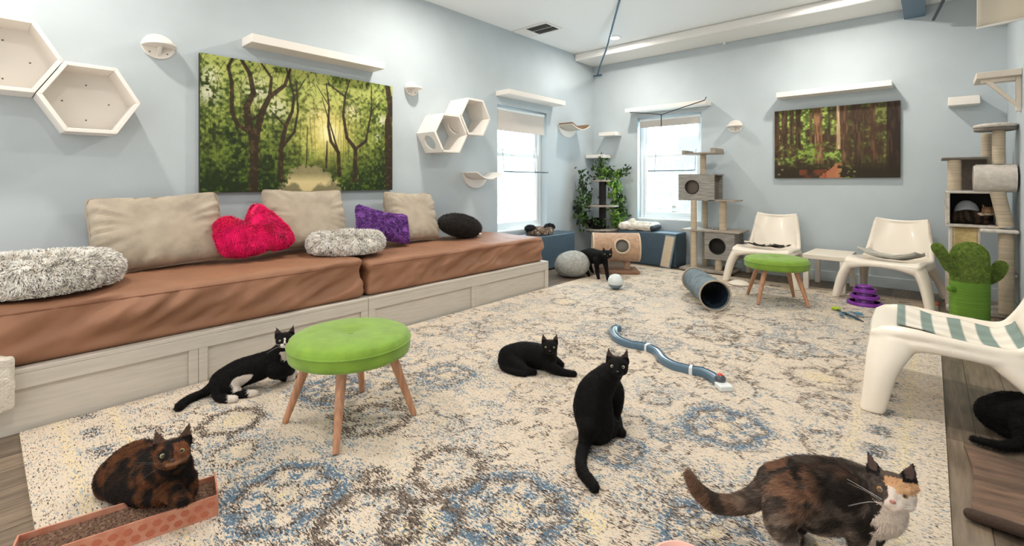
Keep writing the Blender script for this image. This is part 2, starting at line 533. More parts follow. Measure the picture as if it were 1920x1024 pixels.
# ---------------------------------------------------------------- rug
RX0, RX1, RY0, RY1 = -3.05, .05, .12, 5.92
def rug():
    st = .014
    nx, ny = int((RX1 - RX0) / st) + 1, int((RY1 - RY0) / st) + 1
    xs = np.linspace(RX0, RX1, nx); ys = np.linspace(RY0, RY1, ny)
    X, Y = np.meshgrid(xs, ys, indexing='ij')
    P = np.stack([X.ravel(), Y.ravel(), np.zeros(X.size)], axis=1)
    dk = np.zeros(X.size); bl = np.zeros(X.size); ye = np.zeros(X.size)
    x, y = P[:, 0], P[:, 1]
    wob = (vn(P, 9, 3) - .5) * .035
    meds = [(-1.07, 1.2, .2, 0, 1), (-.71, 2.26, .18, 0, .9), (-2.1, 1.8, .16, 0, .8), (-1.73, .72, .19, 0, .95), (-1.39, .85, .17, 1, 1), (-1.41, 1.22, .15, 1, .9),
            (-1.58, 1.0, .08, 2, 1), (-1.24, .96, .12, 3, 1), (-2.15, .7, .17, 4, .9), (-2.45, .79, .13, 3, .9), (-.99, 1.76, .12, 0, .9), (-.89, 2.02, .06, 0, .8),
            (-.37, 2.83, .15, 1, .6), (-.72, 1.76, .19, 4, .7), (-1.07, 2.33, .08, 1, .7), (-.46, 1.8, .1, 3, .5), (-2.42, 1.26, .17, 0, .9), (-1.97, 1.24, .16, 1, .8),
            (-.53, 1.54, .15, 0, 1), (-.76, 4.05, .15, 4, .7), (-2.52, 2.38, .13, 0, .6), (-.85, 1.33, .14, 3, .5), (-.96, 2.89, .16, 1, .5), (-1.82, 3.48, .14, 4, .6),
            (-1.69, 1.42, .13, 4, .5), (-1.58, 1.96, .13, 1, .4), (-1.19, 2.0, .13, 0, .4), (-2.6, .45, .12, 1, .7), (-.3, 2.4, .14, 1, .6), (-.3, 1.3, .15, 1, .7), (-2.78, 1.7, .12, 1, .6)]
    rng = random.Random(5)
    gx = [RX0 + .25 + i * .46 for i in range(7)]
    for j in range(12):
        for i, cx in enumerate(gx):
            cy = .4 + j * .46; cx2 = cx + (.23 if j % 2 else 0)
            if cx2 > -.25: continue
            if all(math.hypot(cx2 - m[0], cy - m[1]) > m[2] + .17 for m in meds):
                meds.append((cx2 + rng.uniform(-.03, .03), cy + rng.uniform(-.03, .03), rng.choice((.13, .16, .19)), rng.choice((0, 0, 1, 1, 3, 4)), rng.uniform(.45, .75)))
    for (cx, cy, r, t, s) in meds:
        dx, dy = x - cx, y - cy
        msk = (np.abs(dx) < r * 1.5) & (np.abs(dy) < r * 1.5)
        dx, dy = dx[msk], dy[msk]
        an = np.arctan2(dy, dx)
        sq = (np.abs(dx) ** 3 + np.abs(dy) ** 3) ** (1 / 3.)
        rr = (sq if t == 0 else np.hypot(dx, dy)) * (1 + .07 * np.cos(8 * an)) + wob[msk]
        q = rr / r
        ring = lambda c, w_: np.exp(-((q - c) / w_) ** 2)
        pet = .5 + .5 * np.cos(8 * an)
        if t == 0:
            bl[msk] = np.maximum(bl[msk], s * (ring(.9, .19) * (.62 + .38 * pet) + ring(.5, .15) * .8 * (pet > .35)))
            dk[msk] = np.maximum(dk[msk], s * (ring(.76, .1) * .6 + ring(.3, .1) * .5 + ring(1.12, .06) * .45))
            ye[msk] = np.maximum(ye[msk], ring(0, .22) * .7)
        elif t == 1:
            dk[msk] = np.maximum(dk[msk], s * (ring(.88, .2) * (.6 + .35 * pet) + ring(.42, .13) * .6 * pet))
            bl[msk] = np.maximum(bl[msk], s * ring(.45, .15) * .4)
        elif t == 2:
            dk[msk] = np.maximum(dk[msk], s * ring(.5, .4) * .6)
        elif t == 3:
            ye[msk] = np.maximum(ye[msk], ring(.2, .42) * .8)
            dk[msk] = np.maximum(dk[msk], s * ring(.95, .2) * .75)
        else:
            bl[msk] = np.maximum(bl[msk], s * ring(.75, .25) * .45)
            ye[msk] = np.maximum(ye[msk], ring(.1, .3) * .5)
            dk[msk] = np.maximum(dk[msk], s * ring(.5, .1) * .5)
    # faded overall scrollwork
    a = fbm(P, 9, 11, 3)
    dk = np.maximum(dk, np.clip((np.abs(a - .5) < .035) * .5 * (vn(P, 2.2, 21) > .35), 0, 1))
    a = fbm(P, 7, 31, 3)
    bl = np.maximum(bl, (np.abs(a - .5) < .05) * .4 * (vn(P, 1.7, 41) > .4))
    bl = np.maximum(bl, np.clip(fbm(P, 2.6, 88, 2) - .54, 0, 1) * 1.2)
    ye = np.maximum(ye, np.clip(vn(P, 6, 61) - .6, 0, 1) * .9)
    # border strips along both long edges and the near end
    eb = np.minimum(np.minimum(RX1 - x, x - RX0 + .3), np.minimum(y - RY0, RY1 - y))
    eb2 = np.minimum(RX1 - x, np.minimum(y - RY0, RY1 - y))
    inb = eb2 < .34
    dk[inb] *= .3; bl[inb] *= .3; ye[inb] *= .4
    ye = np.maximum(ye, .75 * np.exp(-((eb2 - .13) / .03) ** 2)); ye = np.maximum(ye, .7 * np.exp(-((eb2 - .31) / .025) ** 2))
    along = np.where(np.minimum(y - RY0, RY1 - y) < RX1 - x, x, y)
    pr = np.exp(-((eb2 - .22) / .05) ** 2) * (np.sin(along * 2 * math.pi / .22) > -.05)
    bl = np.maximum(bl, pr * .5); dk = np.maximum(dk, pr * .42)
    edge = eb2 < .07
    dk[edge] = .12; bl[edge] = 0; ye[edge] = .1
    fade = .8 + .4 * vn(P, 1.3, 71)
    cols = np.clip(np.stack([dk * fade, bl * fade, ye], axis=1), 0, 1)
    z = .012 + np.zeros(X.size)
    V = np.stack([x, y, z], axis=1)
    idx = np.arange(X.size).reshape(nx, ny)
    F = np.stack([idx[:-1, :-1], idx[1:, :-1], idx[1:, 1:], idx[:-1, 1:]], axis=-1).reshape(-1, 4)
    bnd = list(idx[:, 0]) + list(idx[-1, 1:]) + list(idx[-2::-1, -1]) + list(idx[0, -2:0:-1])
    nb = len(V); low = V[bnd].copy(); low[:, 2] = 0.0005
    m = len(bnd)
    S = [(int(bnd[i]), nb + i, nb + (i + 1) % m, int(bnd[(i + 1) % m])) for i in range(m)]
    me = bpy.data.meshes.new('area_rug')
    me.from_pydata(np.vstack([V, low]).tolist(), [], F.tolist() + S)
    set_col(me, np.vstack([cols, cols[bnd]]), 'pat')
    me.update()
    mt = bpy.data.materials.new('rug_pile'); mt.use_nodes = True
    n, l = mt.node_tree.nodes, mt.node_tree.links
    b = n['Principled BSDF']; b.inputs['Roughness'].default_value = .95; b.inputs['Specular IOR Level'].default_value = .15
    at = n.new('ShaderNodeAttribute'); at.attribute_name = 'pat'
    sp = n.new('ShaderNodeSeparateColor'); l.new(at.outputs['Color'], sp.inputs[0])
    tc = n.new('ShaderNodeTexCoord')
    def noise(scale, off, st=(1, 1, 1), det=2):
        mp = n.new('ShaderNodeMapping'); mp.inputs['Location'].default_value = (off, off * .7, 0); mp.inputs['Scale'].default_value = st
        l.new(tc.outputs['Object'], mp.inputs[0])
        q = n.new('ShaderNodeTexNoise'); q.inputs['Scale'].default_value = scale; q.inputs['Detail'].default_value = det; q.inputs['Roughness'].default_value = .7
        l.new(mp.outputs[0], q.inputs['Vector'])
        return q.outputs['Fac']
    def math_(op, a, b_, clamp=False):
        q = n.new('ShaderNodeMath'); q.operation = op; q.use_clamp = clamp
        for i, s in enumerate((a, b_)):
            if isinstance(s, (int, float)): q.inputs[i].default_value = s
            else: l.new(s, q.inputs[i])
        return q.outputs[0]
    def thr(ch, fac, gain, bias):
        # pile threads take the colour where chance (noise) falls under the local density
        q = math_('ADD', math_('MULTIPLY', math_('SUBTRACT', fac, .5), 3.4), .5)
        s = math_('SUBTRACT', math_('ADD', math_('MULTIPLY', ch, gain), bias), q)
        return math_('MULTIPLY', s, 7, True)
    def mix(f, a, b_):
        q = n.new('ShaderNodeMix'); q.data_type = 'RGBA'
        l.new(f, q.inputs[0])
        for i, s in ((6, a), (7, b_)):
            if isinstance(s, tuple): q.inputs[i].default_value = rgba(s)
            else: l.new(s, q.inputs[i])
        return q.outputs[2]
    base = mix(noise(26, 1.3, (1, 1.0, 1), 4), (228, 212, 192), (202, 186, 168))
    base = mix(thr(sp.outputs[2], noise(80, 9.1), .7, .0), base, (228, 208, 158))
    base = mix(thr(sp.outputs[1], noise(55, 7.7, (.6, 1.4, 1)), .6, .14), base, (168, 174, 174))
    base = mix(thr(sp.outputs[1], noise(95, 3.3, (.7, 1.3, 1)), 1.0, -.03), base, (92, 116, 136))
    base = mix(thr(sp.outputs[0], noise(92, 5.9, (.5, 1.6, 1)), .95, .05), base, (66, 60, 58))
    base = mix(thr(sp.outputs[0], noise(130, 15.9, (.5, 1.6, 1)), .6, .1), base, (120, 106, 94))
    l.new(base, b.inputs['Base Color'])
    bp = n.new('ShaderNodeBump'); bp.inputs['Strength'].default_value = .6; bp.inputs['Distance'].default_value = .006
    l.new(noise(130, 2, (1, 1, 1), 3), bp.inputs['Height']); l.new(bp.outputs[0], b.inputs['Normal'])
    me.materials.append(mt)
    o = bpy.data.objects.new('area_rug', me); COL.objects.link(o)
    tag(o, 'large cream area rug with faded blue and charcoal medallions covering the floor', 'rug')
rug()

# ---------------------------------------------------------------- pictures on the walls
def seg_d(U, V, a, b, asp):
    ax, ay, bx, by = a[0] * asp, a[1], b[0] * asp, b[1]
    px, py = U * asp, V
    dx, dy = bx - ax, by - ay
    t = np.clip(((px - ax) * dx + (py - ay) * dy) / max(dx * dx + dy * dy, 1e-9), 0, 1)
    return np.hypot(px - ax - t * dx, py - ay - t * dy), t

def mixc(c, col, m):
    return c * (1 - m[:, None]) + np.array(col, float)[None] * m[:, None]

def forest_path(U, V, asp):
    P = np.stack([U * asp, V, np.zeros_like(U)], axis=1)
    n1, n2, n3 = fbm(P, 9, 1, 4), fbm(P, 46, 5, 3), fbm(P, 4, 9, 2)
    gd = np.hypot((U - .6) * asp, V - .5)
    c = np.zeros((len(U), 3))
    lo, mid, hi = np.array([38, 52, 20.]), np.array([92, 110, 40.]), np.array([176, 184, 100.])
    t = np.clip(V * .9 + (n1 - .5) * 1.2 + (n2 - .5) * .9 + .35 * np.exp(-gd * 2.4) - .1, 0, 1)[:, None]
    c = np.where(t < .5, lo + (mid - lo) * t * 2, mid + (hi - mid) * (t - .5) * 2)
    leaf = np.clip((n2 - .52) * 4, 0, 1) * np.clip((V - .15) * 2, 0, 1)
    c = mixc(c, (176, 186, 92), leaf * .55)
    c = mixc(c, (16, 26, 10), np.clip((.44 - n2) * 5, 0, 1) * .45)
    for (u, v, s) in ((.24, .78, .1), (.33, .66, .09), (.03, .72, .08), (.04, .85, .06), (.73, .7, .07), (.93, .66, .05), (.9, .5, .03), (.55, .62, .1)):
        g = np.exp(-(((U - u) * asp) ** 2 + (V - v) ** 2) / (s * s)) * (n2 > .47)
        c = mixc(c, (226, 222, 206), np.clip(g, 0, 1) * .8)
    glow = np.clip(1.15 * np.exp(-(gd / .17) ** 2) + .45 * np.exp(-(gd / .34) ** 2), 0, 1)
    c = mixc(c, (232, 214, 120), glow * .75)
    c = mixc(c, (255, 246, 190), np.clip(np.exp(-(gd / .085) ** 2) * 1.2, 0, 1) * .9)
    # rays
    an = np.arctan2(V - .55, (U - .6) * asp)
    ray = np.clip(np.sin(an * 23) * .5 + np.sin(an * 11 + 1) * .5, 0, 1) * np.exp(-gd * 4)
    c = mixc(c, (240, 226, 140), ray * .35)
    # undergrowth and dark band
    c = mixc(c, (26, 44, 14), np.clip((.3 - V) * 4, 0, 1) * (.55 + .5 * (n1 - .5)) * np.clip(np.abs(U - .52) * 4, 0, 1))
    c = mixc(c, (98, 124, 40), np.clip((n2 - .6) * 6, 0, 1) * (V < .35) * .7)
    # far thin stems
    rng = random.Random(3)
    for k in range(46):
        u = rng.random(); w_ = rng.uniform(.0012, .003); v0 = .2 + rng.random() * .1; v1 = v0 + rng.uniform(.3, .6)
        d, _ = seg_d(U, V, (u, v0), (u + rng.uniform(-.03, .03), v1), asp)
        c = mixc(c, (52, 48, 26), np.clip(1.5 - d / w_, 0, 1) * .5)
    # path
    hw = np.interp(V, [0, .06, .12, .18, .215], [.2, .15, .125, .1, .05]); cx = np.interp(V, [0, .1, .2], [.5, .5, .49])
    pm = np.clip((hw - np.abs(U - cx)) * 40 + (n2 - .5) * 3, 0, 1) * (V < .213 + (n2 - .5) * .06 - .3 * (U - .5) ** 2)
    c = mixc(c, (150, 138, 104), pm * .85)
    c = mixc(c, (236, 214, 158), pm * np.clip((n1 - .48) * 6, 0, 1) * np.clip((.15 - V) * 14, 0, 1) * .8)
    TR = [([(.221, -.02), (.226, .389), (.2, .5), (.192, .655), (.221, .761), (.205, .901), (.168, 1.0)], .0215, .0075), ([(.226, .389), (.26, .625), (.295, .749), (.367, .854), (.395, 1)], .0165, .006),
          ([(.295, .749), (.303, .898), (.255, 1)], .009, .004), ([(.217, .445), (.151, .507), (.128, .601), (.128, .81), (.112, .931), (.131, 1)], .011, .006),
          ([(.348, .1), (.348, .341), (.371, .524), (.404, .651), (.414, .774), (.376, .993)], .0135, .004), ([(.348, .341), (.414, .484), (.433, .656), (.425, .9)], .008, .003),
          ([(.371, .524), (.295, .646)], .005, .002), ([(.659, .138), (.654, .334), (.611, .428), (.595, .556), (.6, .734), (.584, .924)], .012, .003), ([(.654, .334), (.616, .526), (.56, .8)], .006, .002),
          ([(.752, .089), (.756, .376), (.704, .471), (.682, .667), (.693, .835), (.595, .926)], .0135, .004), ([(.756, .376), (.821, .45), (.857, .731), (.857, .974)], .009, .003),
          ([(.693, .835), (.721, .99)], .005, .003), ([(.978, -.02), (.971, .644), (.991, .755), (.965, 1)], .028, .017), ([(.477, .228), (.482, .54)], .003, .002), ([(.584, .201), (.589, .426)], .006, .003),
          ([(.857, .731), (.93, .86)], .004, .002), ([(.26, .625), (.22, .56), (.17, .58)], .006, .003), ([(.6, .734), (.53, .9)], .003, .002), ([(.414, .774), (.47, .93)], .003, .002)]
    for pts, w0, w1 in TR:
        L = len(pts) - 1
        for i in range(L):
            d, t = seg_d(U, V, pts[i], pts[i + 1], asp)
            ww = (w0 + (w1 - w0) * (i + t) / L) * 1.6
            m = np.clip((ww - d) / .004 + .5, 0, 1)
            c = mixc(c, (50, 39, 26), m * .94)
            c = mixc(c, (104, 78, 44), m * np.clip((n2 - .55) * 6, 0, 1) * .5)
    for k in range(90):
        u, v = rng.random(), rng.uniform(.55, 1)
        a = rng.uniform(-1, 1); L = rng.uniform(.06, .16)
        d, _ = seg_d(U, V, (u, v), (u + math.sin(a) * L * .6, v + L * math.cos(a)), asp)
        c = mixc(c, (60, 52, 26), np.clip(1.3 - d / .0022, 0, 1) * .7)
    return c

def redwoods(U, V, asp):
    P = np.stack([U * asp, V, np.zeros_like(U)], axis=1)
    PS = np.stack([U * asp * 6, V * .8, np.zeros_like(U)], axis=1)
    n1, n2, st = fbm(P, 9, 101, 4), fbm(P, 34, 105, 3), fbm(PS, 9, 107, 3)
    c = np.tile(np.array([66, 50, 34.]), (len(U), 1))
    c = mixc(c, (96, 72, 50), np.clip((st - .5) * 4, 0, 1) * .6)
    gz = np.clip(1.3 - np.abs(U - .3) / .26, 0, 1) + np.clip(1.3 - np.abs(U - .48) / .09, 0, 1) + .45
    g = np.clip((n1 - .38) * 5, 0, 1) * np.clip(gz, 0, 1) * np.clip((V - .12) * 6, 0, 1)
    c = mixc(c, (88, 110, 44), g * .85)
    c = mixc(c, (186, 206, 104), g * np.clip((n2 - .46) * 6, 0, 1) * .85)
    def trunk(u, w_, lo, col, hi_, v0=.12):
        nonlocal c
        cx = u + (V - .5) * lo
        m = np.clip((w_ * (1 + .25 * np.exp(-(V - v0) * 9)) - np.abs(U - cx)) * 90 + .5, 0, 1) * (V > v0)
        c = mixc(c, col, m * .93)
        c = mixc(c, hi_, m * np.clip((st - .45) * 4, 0, 1) * .8)
    for a in ((.02, .02, 0, (58, 40, 26), (92, 64, 42), .3), (.09, .025, 0, (64, 46, 32), (104, 78, 54), .35), (.155, .018, 0, (62, 46, 32), (110, 86, 60), .4), (.21, .022, 0, (56, 42, 28), (90, 70, 48), .4),
              (.32, .008, 0, (80, 66, 40), (120, 100, 60), .5), (.385, .034, -.02, (104, 72, 50), (172, 128, 92), .2), (.545, .014, .0, (190, 156, 120), (226, 204, 170), .4), (.595, .03, -.03, (78, 56, 40), (132, 100, 72), .15),
              (.69, .028, -.02, (62, 46, 34), (104, 80, 56), .1), (.81, .018, -.02, (76, 52, 38), (112, 82, 58), .2), (.955, .05, .0, (44, 32, 24), (76, 56, 42), .05), (.47, .01, 0, (58, 50, 30), (90, 76, 46), .55)):
        trunk(*a)
    c = mixc(c, (40, 34, 20), np.clip((.3 - V) * 5, 0, 1) * .75)
    lg = np.clip((n2 - .5) * 7, 0, 1) * (V < .5) * np.clip(1 - np.abs(U - .3) / .35, 0, 1) * np.clip((V - .13) * 8, 0, 1)
    c = mixc(c, (120, 142, 58), lg * .8)
    lg = np.clip((n2 - .5) * 7, 0, 1) * (V < .17) * (np.abs(U - .6) < .08)
    c = mixc(c, (140, 160, 70), lg * .8)
    pw = np.interp(V, [0, .08, .2], [.1, .06, .035]); pc = np.interp(V, [0, .1, .2], [.47, .5, .54])
    c = mixc(c, (188, 118, 84), np.clip((pw - np.abs(U - pc)) * 40 + (n2 - .5) * 3, 0, 1) * (V < .2) * .9)
    c = mixc(c, (140, 70, 44), np.clip((n1 - .4) * 5, 0, 1) * (V < .12) * (U > .22) * (U < .45) * .7)
    for k in range(6):
        c = mixc(c, (206, 196, 160), np.exp(-(((U - .04 - .03 * (k % 2)) * asp) ** 2 + (V - .05 - .08 * k) ** 2) / .0003) * (n2 > .5) * .7)
    return c

def picture(label, w_, h_, mat, fn, nx):
    ny = int(nx * h_ / w_)
    us = np.linspace(0, 1, nx); vs = np.linspace(0, 1, ny)
    U, V = np.meshgrid(us, vs, indexing='ij'); U = U.ravel(); V = V.ravel()
    cols = lin(np.clip(fn(U, V, w_ / h_), 0, 255))
    e = empty('forest_picture', label, 'picture')
    e.matrix_world = mat
    P = np.stack([U * w_, np.full(U.size, -.0382), V * h_], axis=1)
    idx = np.arange(U.size).reshape(nx, ny)
    F = np.stack([idx[:-1, :-1], idx[1:, :-1], idx[1:, 1:], idx[:-1, 1:]], axis=-1).reshape(-1, 4)
    me = bpy.data.meshes.new('photo_print'); me.from_pydata(P.tolist(), [], F.tolist()); set_col(me, cols)
    mobj('photo_print', me, M('printed_canvas', attr='Col', rough=.6, spec=.3), e)
    MB().box((0, -.038, 0), (w_, 0, h_)).build('canvas_frame', M('canvas_edge', (52, 48, 34), .8), e, bevel=.002)
    return e
picture('large canvas print of a sunlit tree lined forest path above the bench', 1.63, 1.015, Matrix.Translation((WL + .001, 1.06, 1.055)) @ Matrix.Rotation(R(90), 4, 'Z'), forest_path, 520)
picture('smaller canvas print of tall redwood trunks on the far wall', 1.18, .81, Matrix.Translation((-1.42, WB - .001, 1.18)), redwoods, 420)

# ---------------------------------------------------------------- wall shelves, perches, hexagons
def wall_mat(side, a, z):
    """local: x along wall, y into the room, z up"""
    if side == 'L': return Matrix.Translation((WL, a, z)) @ Matrix(((0, 1, 0, 0), (1, 0, 0, 0), (0, 0, 1, 0), (0, 0, 0, 1)))
    if side == 'B': return Matrix.Translation((a, WB, z)) @ Matrix(((1, 0, 0, 0), (0, -1, 0, 0), (0, 0, 1, 0), (0, 0, 0, 1)))
    return Matrix.Translation((WR, a, z)) @ Matrix(((0, -1, 0, 0), (1, 0, 0, 0), (0, 0, 1, 0), (0, 0, 0, 1)))

def place(o, m):
    """bake a placement that may mirror into the mesh so the object keeps plain scale"""
    o.data.transform(m); 
    if m.determinant() < 0: o.data.flip_normals()
    return o

def wshelf(side, a0, a1, z0, z1, d, label, group='long white shelves on the walls'):
    o = MB().box((a0, .0, z0), (a1, d, z1)).build('wall_shelf', WHITEL, bevel=.004)
    place(o, wall_mat(side, 0, 0))
    return tag(o, label, 'shelf')
wshelf('L', 1.35, 2.5, 2.18, 2.245, .2, 'long white floating shelf above the large forest picture')
wshelf('L', 4.2, 5.37, 2.19, 2.25, .22, 'white floating shelf above the left window')
wshelf('B', -3.33, -2.18, 2.145, 2.2, .22, 'white floating shelf above the far window, dark strap slung under it')
wshelf('B', -1.37, -.3, 2.13, 2.19, .2, 'long white floating shelf above the redwood picture')
wshelf('B', -3.78, -3.5, 1.83, 1.885, .2, 'small white wall shelf right of the corner, the higher of two')
wshelf('B', -3.97, -3.68, 1.5, 1.55, .26, 'small white corner shelf just above the leafy cat tree')
o = MB().box((.13, 0, 1.86), (.35, .16, 1.885)).box((.13, 0, 1.885), (.35, .015, 1.96)).box((.13, .145, 1.885), (.35, .16, 1.93)).box((.13, .015, 1.885), (.145, .145, 1.94)).box((.335, .015, 1.885), (.35, .145, 1.94)).build('wall_shelf', WHITEL, bevel=.003)
place(o, wall_mat('B', 0, 0.02)); tag(o, 'small white tray shelf on the far wall right of the redwood picture', 'shelf')

# bracket shelf on the right wall
e = empty('bracket_shelf', 'cream shelf on a diagonal wooden bracket high on the right wall', 'shelf', (WR, 5.6, 1.98))
CREAMW = M('cream_wood', (226, 214, 198), .55, var=.06, vscale=5)
MB().box((-.26, -.16, 0), (-.001, .2, .05)).build('shelf_board', CREAMW, e, bevel=.004)
MB().box((-.03, -.1, -.28), (-.001, -.06, -.001)).box((-.23, -.1, -.03), (-.031, -.06, -.001)).add([(-.2, -.1, -.03), (-.16, -.1, -.03), (-.03, -.1, -.2), (-.03, -.1, -.24), (-.2, -.06, -.03), (-.16, -.06, -.03), (-.03, -.06, -.2), (-.03, -.06, -.24)],
    [(0, 1, 2, 3), (7, 6, 5, 4), (0, 4, 5, 1), (1, 5, 6, 2), (2, 6, 7, 3), (3, 7, 4, 0)]).build('bracket', CREAMW, e, bevel=.002)

def perch(side, a, z, rot, label, s=1.0):
    e = empty('cat_perch', label, 'perch')
    m = wall_mat(side, a, z)
    disc = [(math.cos(t) * .095 * s, math.sin(t) * .085 * s) for t in [2 * math.pi * i / 28 for i in range(28)]]
    o = MB().prism(disc, 0, .016 * s, mat=Matrix(((1, 0, 0, 0), (0, 0, 1, 0), (0, 1, 0, 0), (0, 0, 0, 1)))).build('back_plate', WHITEL, e, bevel=.003); place(o, m)
    half = [(math.cos(t) * .1 * s, .0165 + math.sin(t) * .15 * s) for t in [math.pi * i / 20 for i in range(21)]]
    o = MB().prism(half, -.008, .008).build('step', WHITEL, e, bevel=.003); place(o, m)
    o = MB().add([(-.008, .0165, -.009), (.008, .0165, -.009), (.008, .0165, -.07 * s), (-.008, .0165, -.07 * s), (-.008, .09 * s, -.009), (.008, .09 * s, -.009)],
                 [(0, 1, 2, 3), (0, 4, 5, 1), (1, 5, 2), (0, 3, 4), (3, 2, 5, 4)]).build('bracket', WHITEL, e); place(o, m)
    for sx in (-1, 1):
        o = MB().ell((sx * .05 * s, .017, -.045 * s), (.005, .002, .005), 8, 6).build('screw', SCREW, e); place(o, m)
    return e
perch('L', .82, 2.065, 0, 'half moon white wall perch right of the closed hexagon boxes')
perch('L', 2.94, 2.09, 0, 'small white half moon perch between the forest picture and open hexagons', .85)
perch('B', -1.88, 1.85, 0, 'small white half moon perch on the far wall right of the window', .95)
perch('L', -.08, 1.25, 0, 'white perch on the left wall, just its tip in view')

def wave(side, a, z, w_, d, drop, pr, label, edge=None):
    e = empty('curved_shelf', label, 'shelf')
    m = wall_mat(side, a, z)
    def top(u, v):
        x = (u - .5) * w_
        dip = drop * math.cos((u - .5) * math.pi) ** 1.0
        return x, .004 + v * d, -dip
    pts = [top(i / 24, 0) for i in range(25)]
    b_ = MB()
    vs = []
    for (x, y, zz) in pts: vs += [(x, .004, zz), (x, d, zz), (x, d, zz - .014), (x, .004, zz - .014)]
    fs = []
    for i in range(24):
        for k in range(4): fs.append((i * 4 + k, i * 4 + (k + 1) % 4, i * 4 + 4 + (k + 1) % 4, i * 4 + 4 + k))
    fs += [(0, 1, 2, 3), (99, 98, 97, 96)]
    b_.add(vs, fs)
    o = b_.build('curved_seat', edge or WHITEL, e, bevel=.003); place(o, m)
    if edge:
        o = MB().grid(lambda u, v: (top(u, v)[0] * .92, .01 + v * (d - .02), top(u, v)[2] + .012), 24, 6).build('seat_pad', M('brown_pad', (120, 92, 66), .9, bump=.6, bscale=90), e, solid=.018); place(o, m)
    half = [(-w_ / 2 * .96, 0)] + [(-math.cos(t) * w_ / 2 * .96, -math.sin(t) * pr) for t in [math.pi * i / 24 for i in range(1, 24)]] + [(w_ / 2 * .96, 0)]
    half = half + [(w_ / 2 * .9 * math.cos(math.pi * k / 10), -drop * math.sin(math.pi * k / 10)) for k in range(1, 10)]
    o = MB().prism(half, 0, .016, mat=Matrix(((1, 0, 0, 0), (0, 0, 1, .0), (0, 1, 0, -.015), (0, 0, 0, 1)))).build('back_plate', WHITEL, e); place(o, m)
    return e
wave('L', 3.85, 1.25, .42, .25, .075, .17, 'white dipped wave shelf between the open hexagons and the left window')
wave('L', 5.72, 1.955, .46, .25, .06, .15, 'dipped shelf with brown pad in the corner right of the left window', CREAMW)

def hexbox(cy, cz, Rr, d, closed, holes, label):
    e = empty('hexagon_box', label, 'cat box')
    m = wall_mat('L', cy, cz)
    V6 = [(math.cos(math.pi / 3 * k), math.sin(math.pi / 3 * k)) for k in range(6)]
    t = .022
    for k in range(6):
        a, b2 = V6[k], V6[(k + 1) % 6]
        A, B = Vector((a[0] * Rr, 0, a[1] * Rr)), Vector((b2[0] * Rr, 0, b2[1] * Rr))
        ri = Rr - t / math.cos(math.pi / 6)
        A2, B2 = Vector((a[0] * ri, 0, a[1] * ri)), Vector((b2[0] * ri, 0, b2[1] * ri))
        D0, D1 = Vector((0, .002, 0)), Vector((0, d, 0))
        pm = MB()
        if k in holes:
            n_ = 36
            for (P0, P1, fl) in ((A, B, 0), (A2, B2, 1)):
                ctr = (P0 + P1) / 2 + (D0 + D1) / 2; ux = (P1 - P0).normalized(); L = (P1 - P0).length / 2; H = (d - .002) / 2
                rh = min(Rr * .5, d / 2) * .72
                vs = []
                for i in range(n_):
                    q = 2 * math.pi * i / n_ ; cx, sx = math.cos(q), math.sin(q)
                    s_ = min(L / max(abs(cx), 1e-6), H / max(abs(sx), 1e-6))
                    vs.append(ctr + ux * cx * s_ + Vector((0, 1, 0)) * sx * s_)
                    vs.append(ctr + ux * cx * rh + Vector((0, 1, 0)) * sx * rh)
                # square the corners
                for sx in (-1, 1):
                    for sy in (-1, 1):
                        tgt = ctr + ux * L * sx + Vector((0, 1, 0)) * H * sy
                        j = min(range(0, 2 * n_, 2), key=lambda q: (vs[q] - tgt).length)
                        vs[j] = tgt
                fs = [(2 * i, 2 * ((i + 1) % n_), 2 * ((i + 1) % n_) + 1, 2 * i + 1) for i in range(n_)]
                if fl == 0: outer = vs
                pm.add(vs, fs)
            o0 = 0; o1 = 2 * n_
            for i in range(n_):
                j = (i + 1) % n_
                pm.f.append((o0 + 2 * i + 1, o0 + 2 * j + 1, o1 + 2 * j + 1, o1 + 2 * i + 1)); pm.m.append(0)
                pm.f.append((o0 + 2 * i, o0 + 2 * j, o1 + 2 * j, o1 + 2 * i)); pm.m.append(0)
            o = pm.build('side_panel', WHITEL, e, angle=30)
        else:
            vs = [A + D0, B + D0, B2 + D0, A2 + D0, A + D1, B + D1, B2 + D1, A2 + D1]
            pm.add(vs, [(0, 1, 2, 3), (7, 6, 5, 4), (0, 4, 5, 1), (1, 5, 6, 2), (2, 6, 7, 3), (3, 7, 4, 0)])
            o = pm.build('side_panel', WHITEL, e, bevel=.0025)
        place(o, m)
    if closed:
        ri = Rr - t
        o = MB().prism([(v[0] * ri, v[1] * ri) for v in V6], .002, .014, mat=Matrix(((1, 0, 0, 0), (0, 0, 1, 0), (0, 1, 0, 0), (0, 0, 0, 1)))).build('back_panel', WHITEL, e, smooth=False); place(o, m)
        for (sx, sz) in ((0, .11), (0, -.11), (-.11, 0), (.11, 0)):
            o = MB().ell((sx, .0145, sz), (.005, .003, .005), 8, 6).build('screw', SCREW, e); place(o, m)
    return e
hexbox(.09, 1.834, .235, .24, True, (), 'closed back white hexagon box at the left edge of the picture')
hexbox(.447, 1.63, .235, .24, True, (), 'closed back white hexagon box, the lower right of the joined pair')
hexbox(3.235, 1.635, .228, .29, False, (3, 0), 'open white hexagon box with round side holes, lower of the far pair')
hexbox(3.585, 1.84, .228, .29, False, (), 'open white hexagon box beside the window, upper of the far pair')

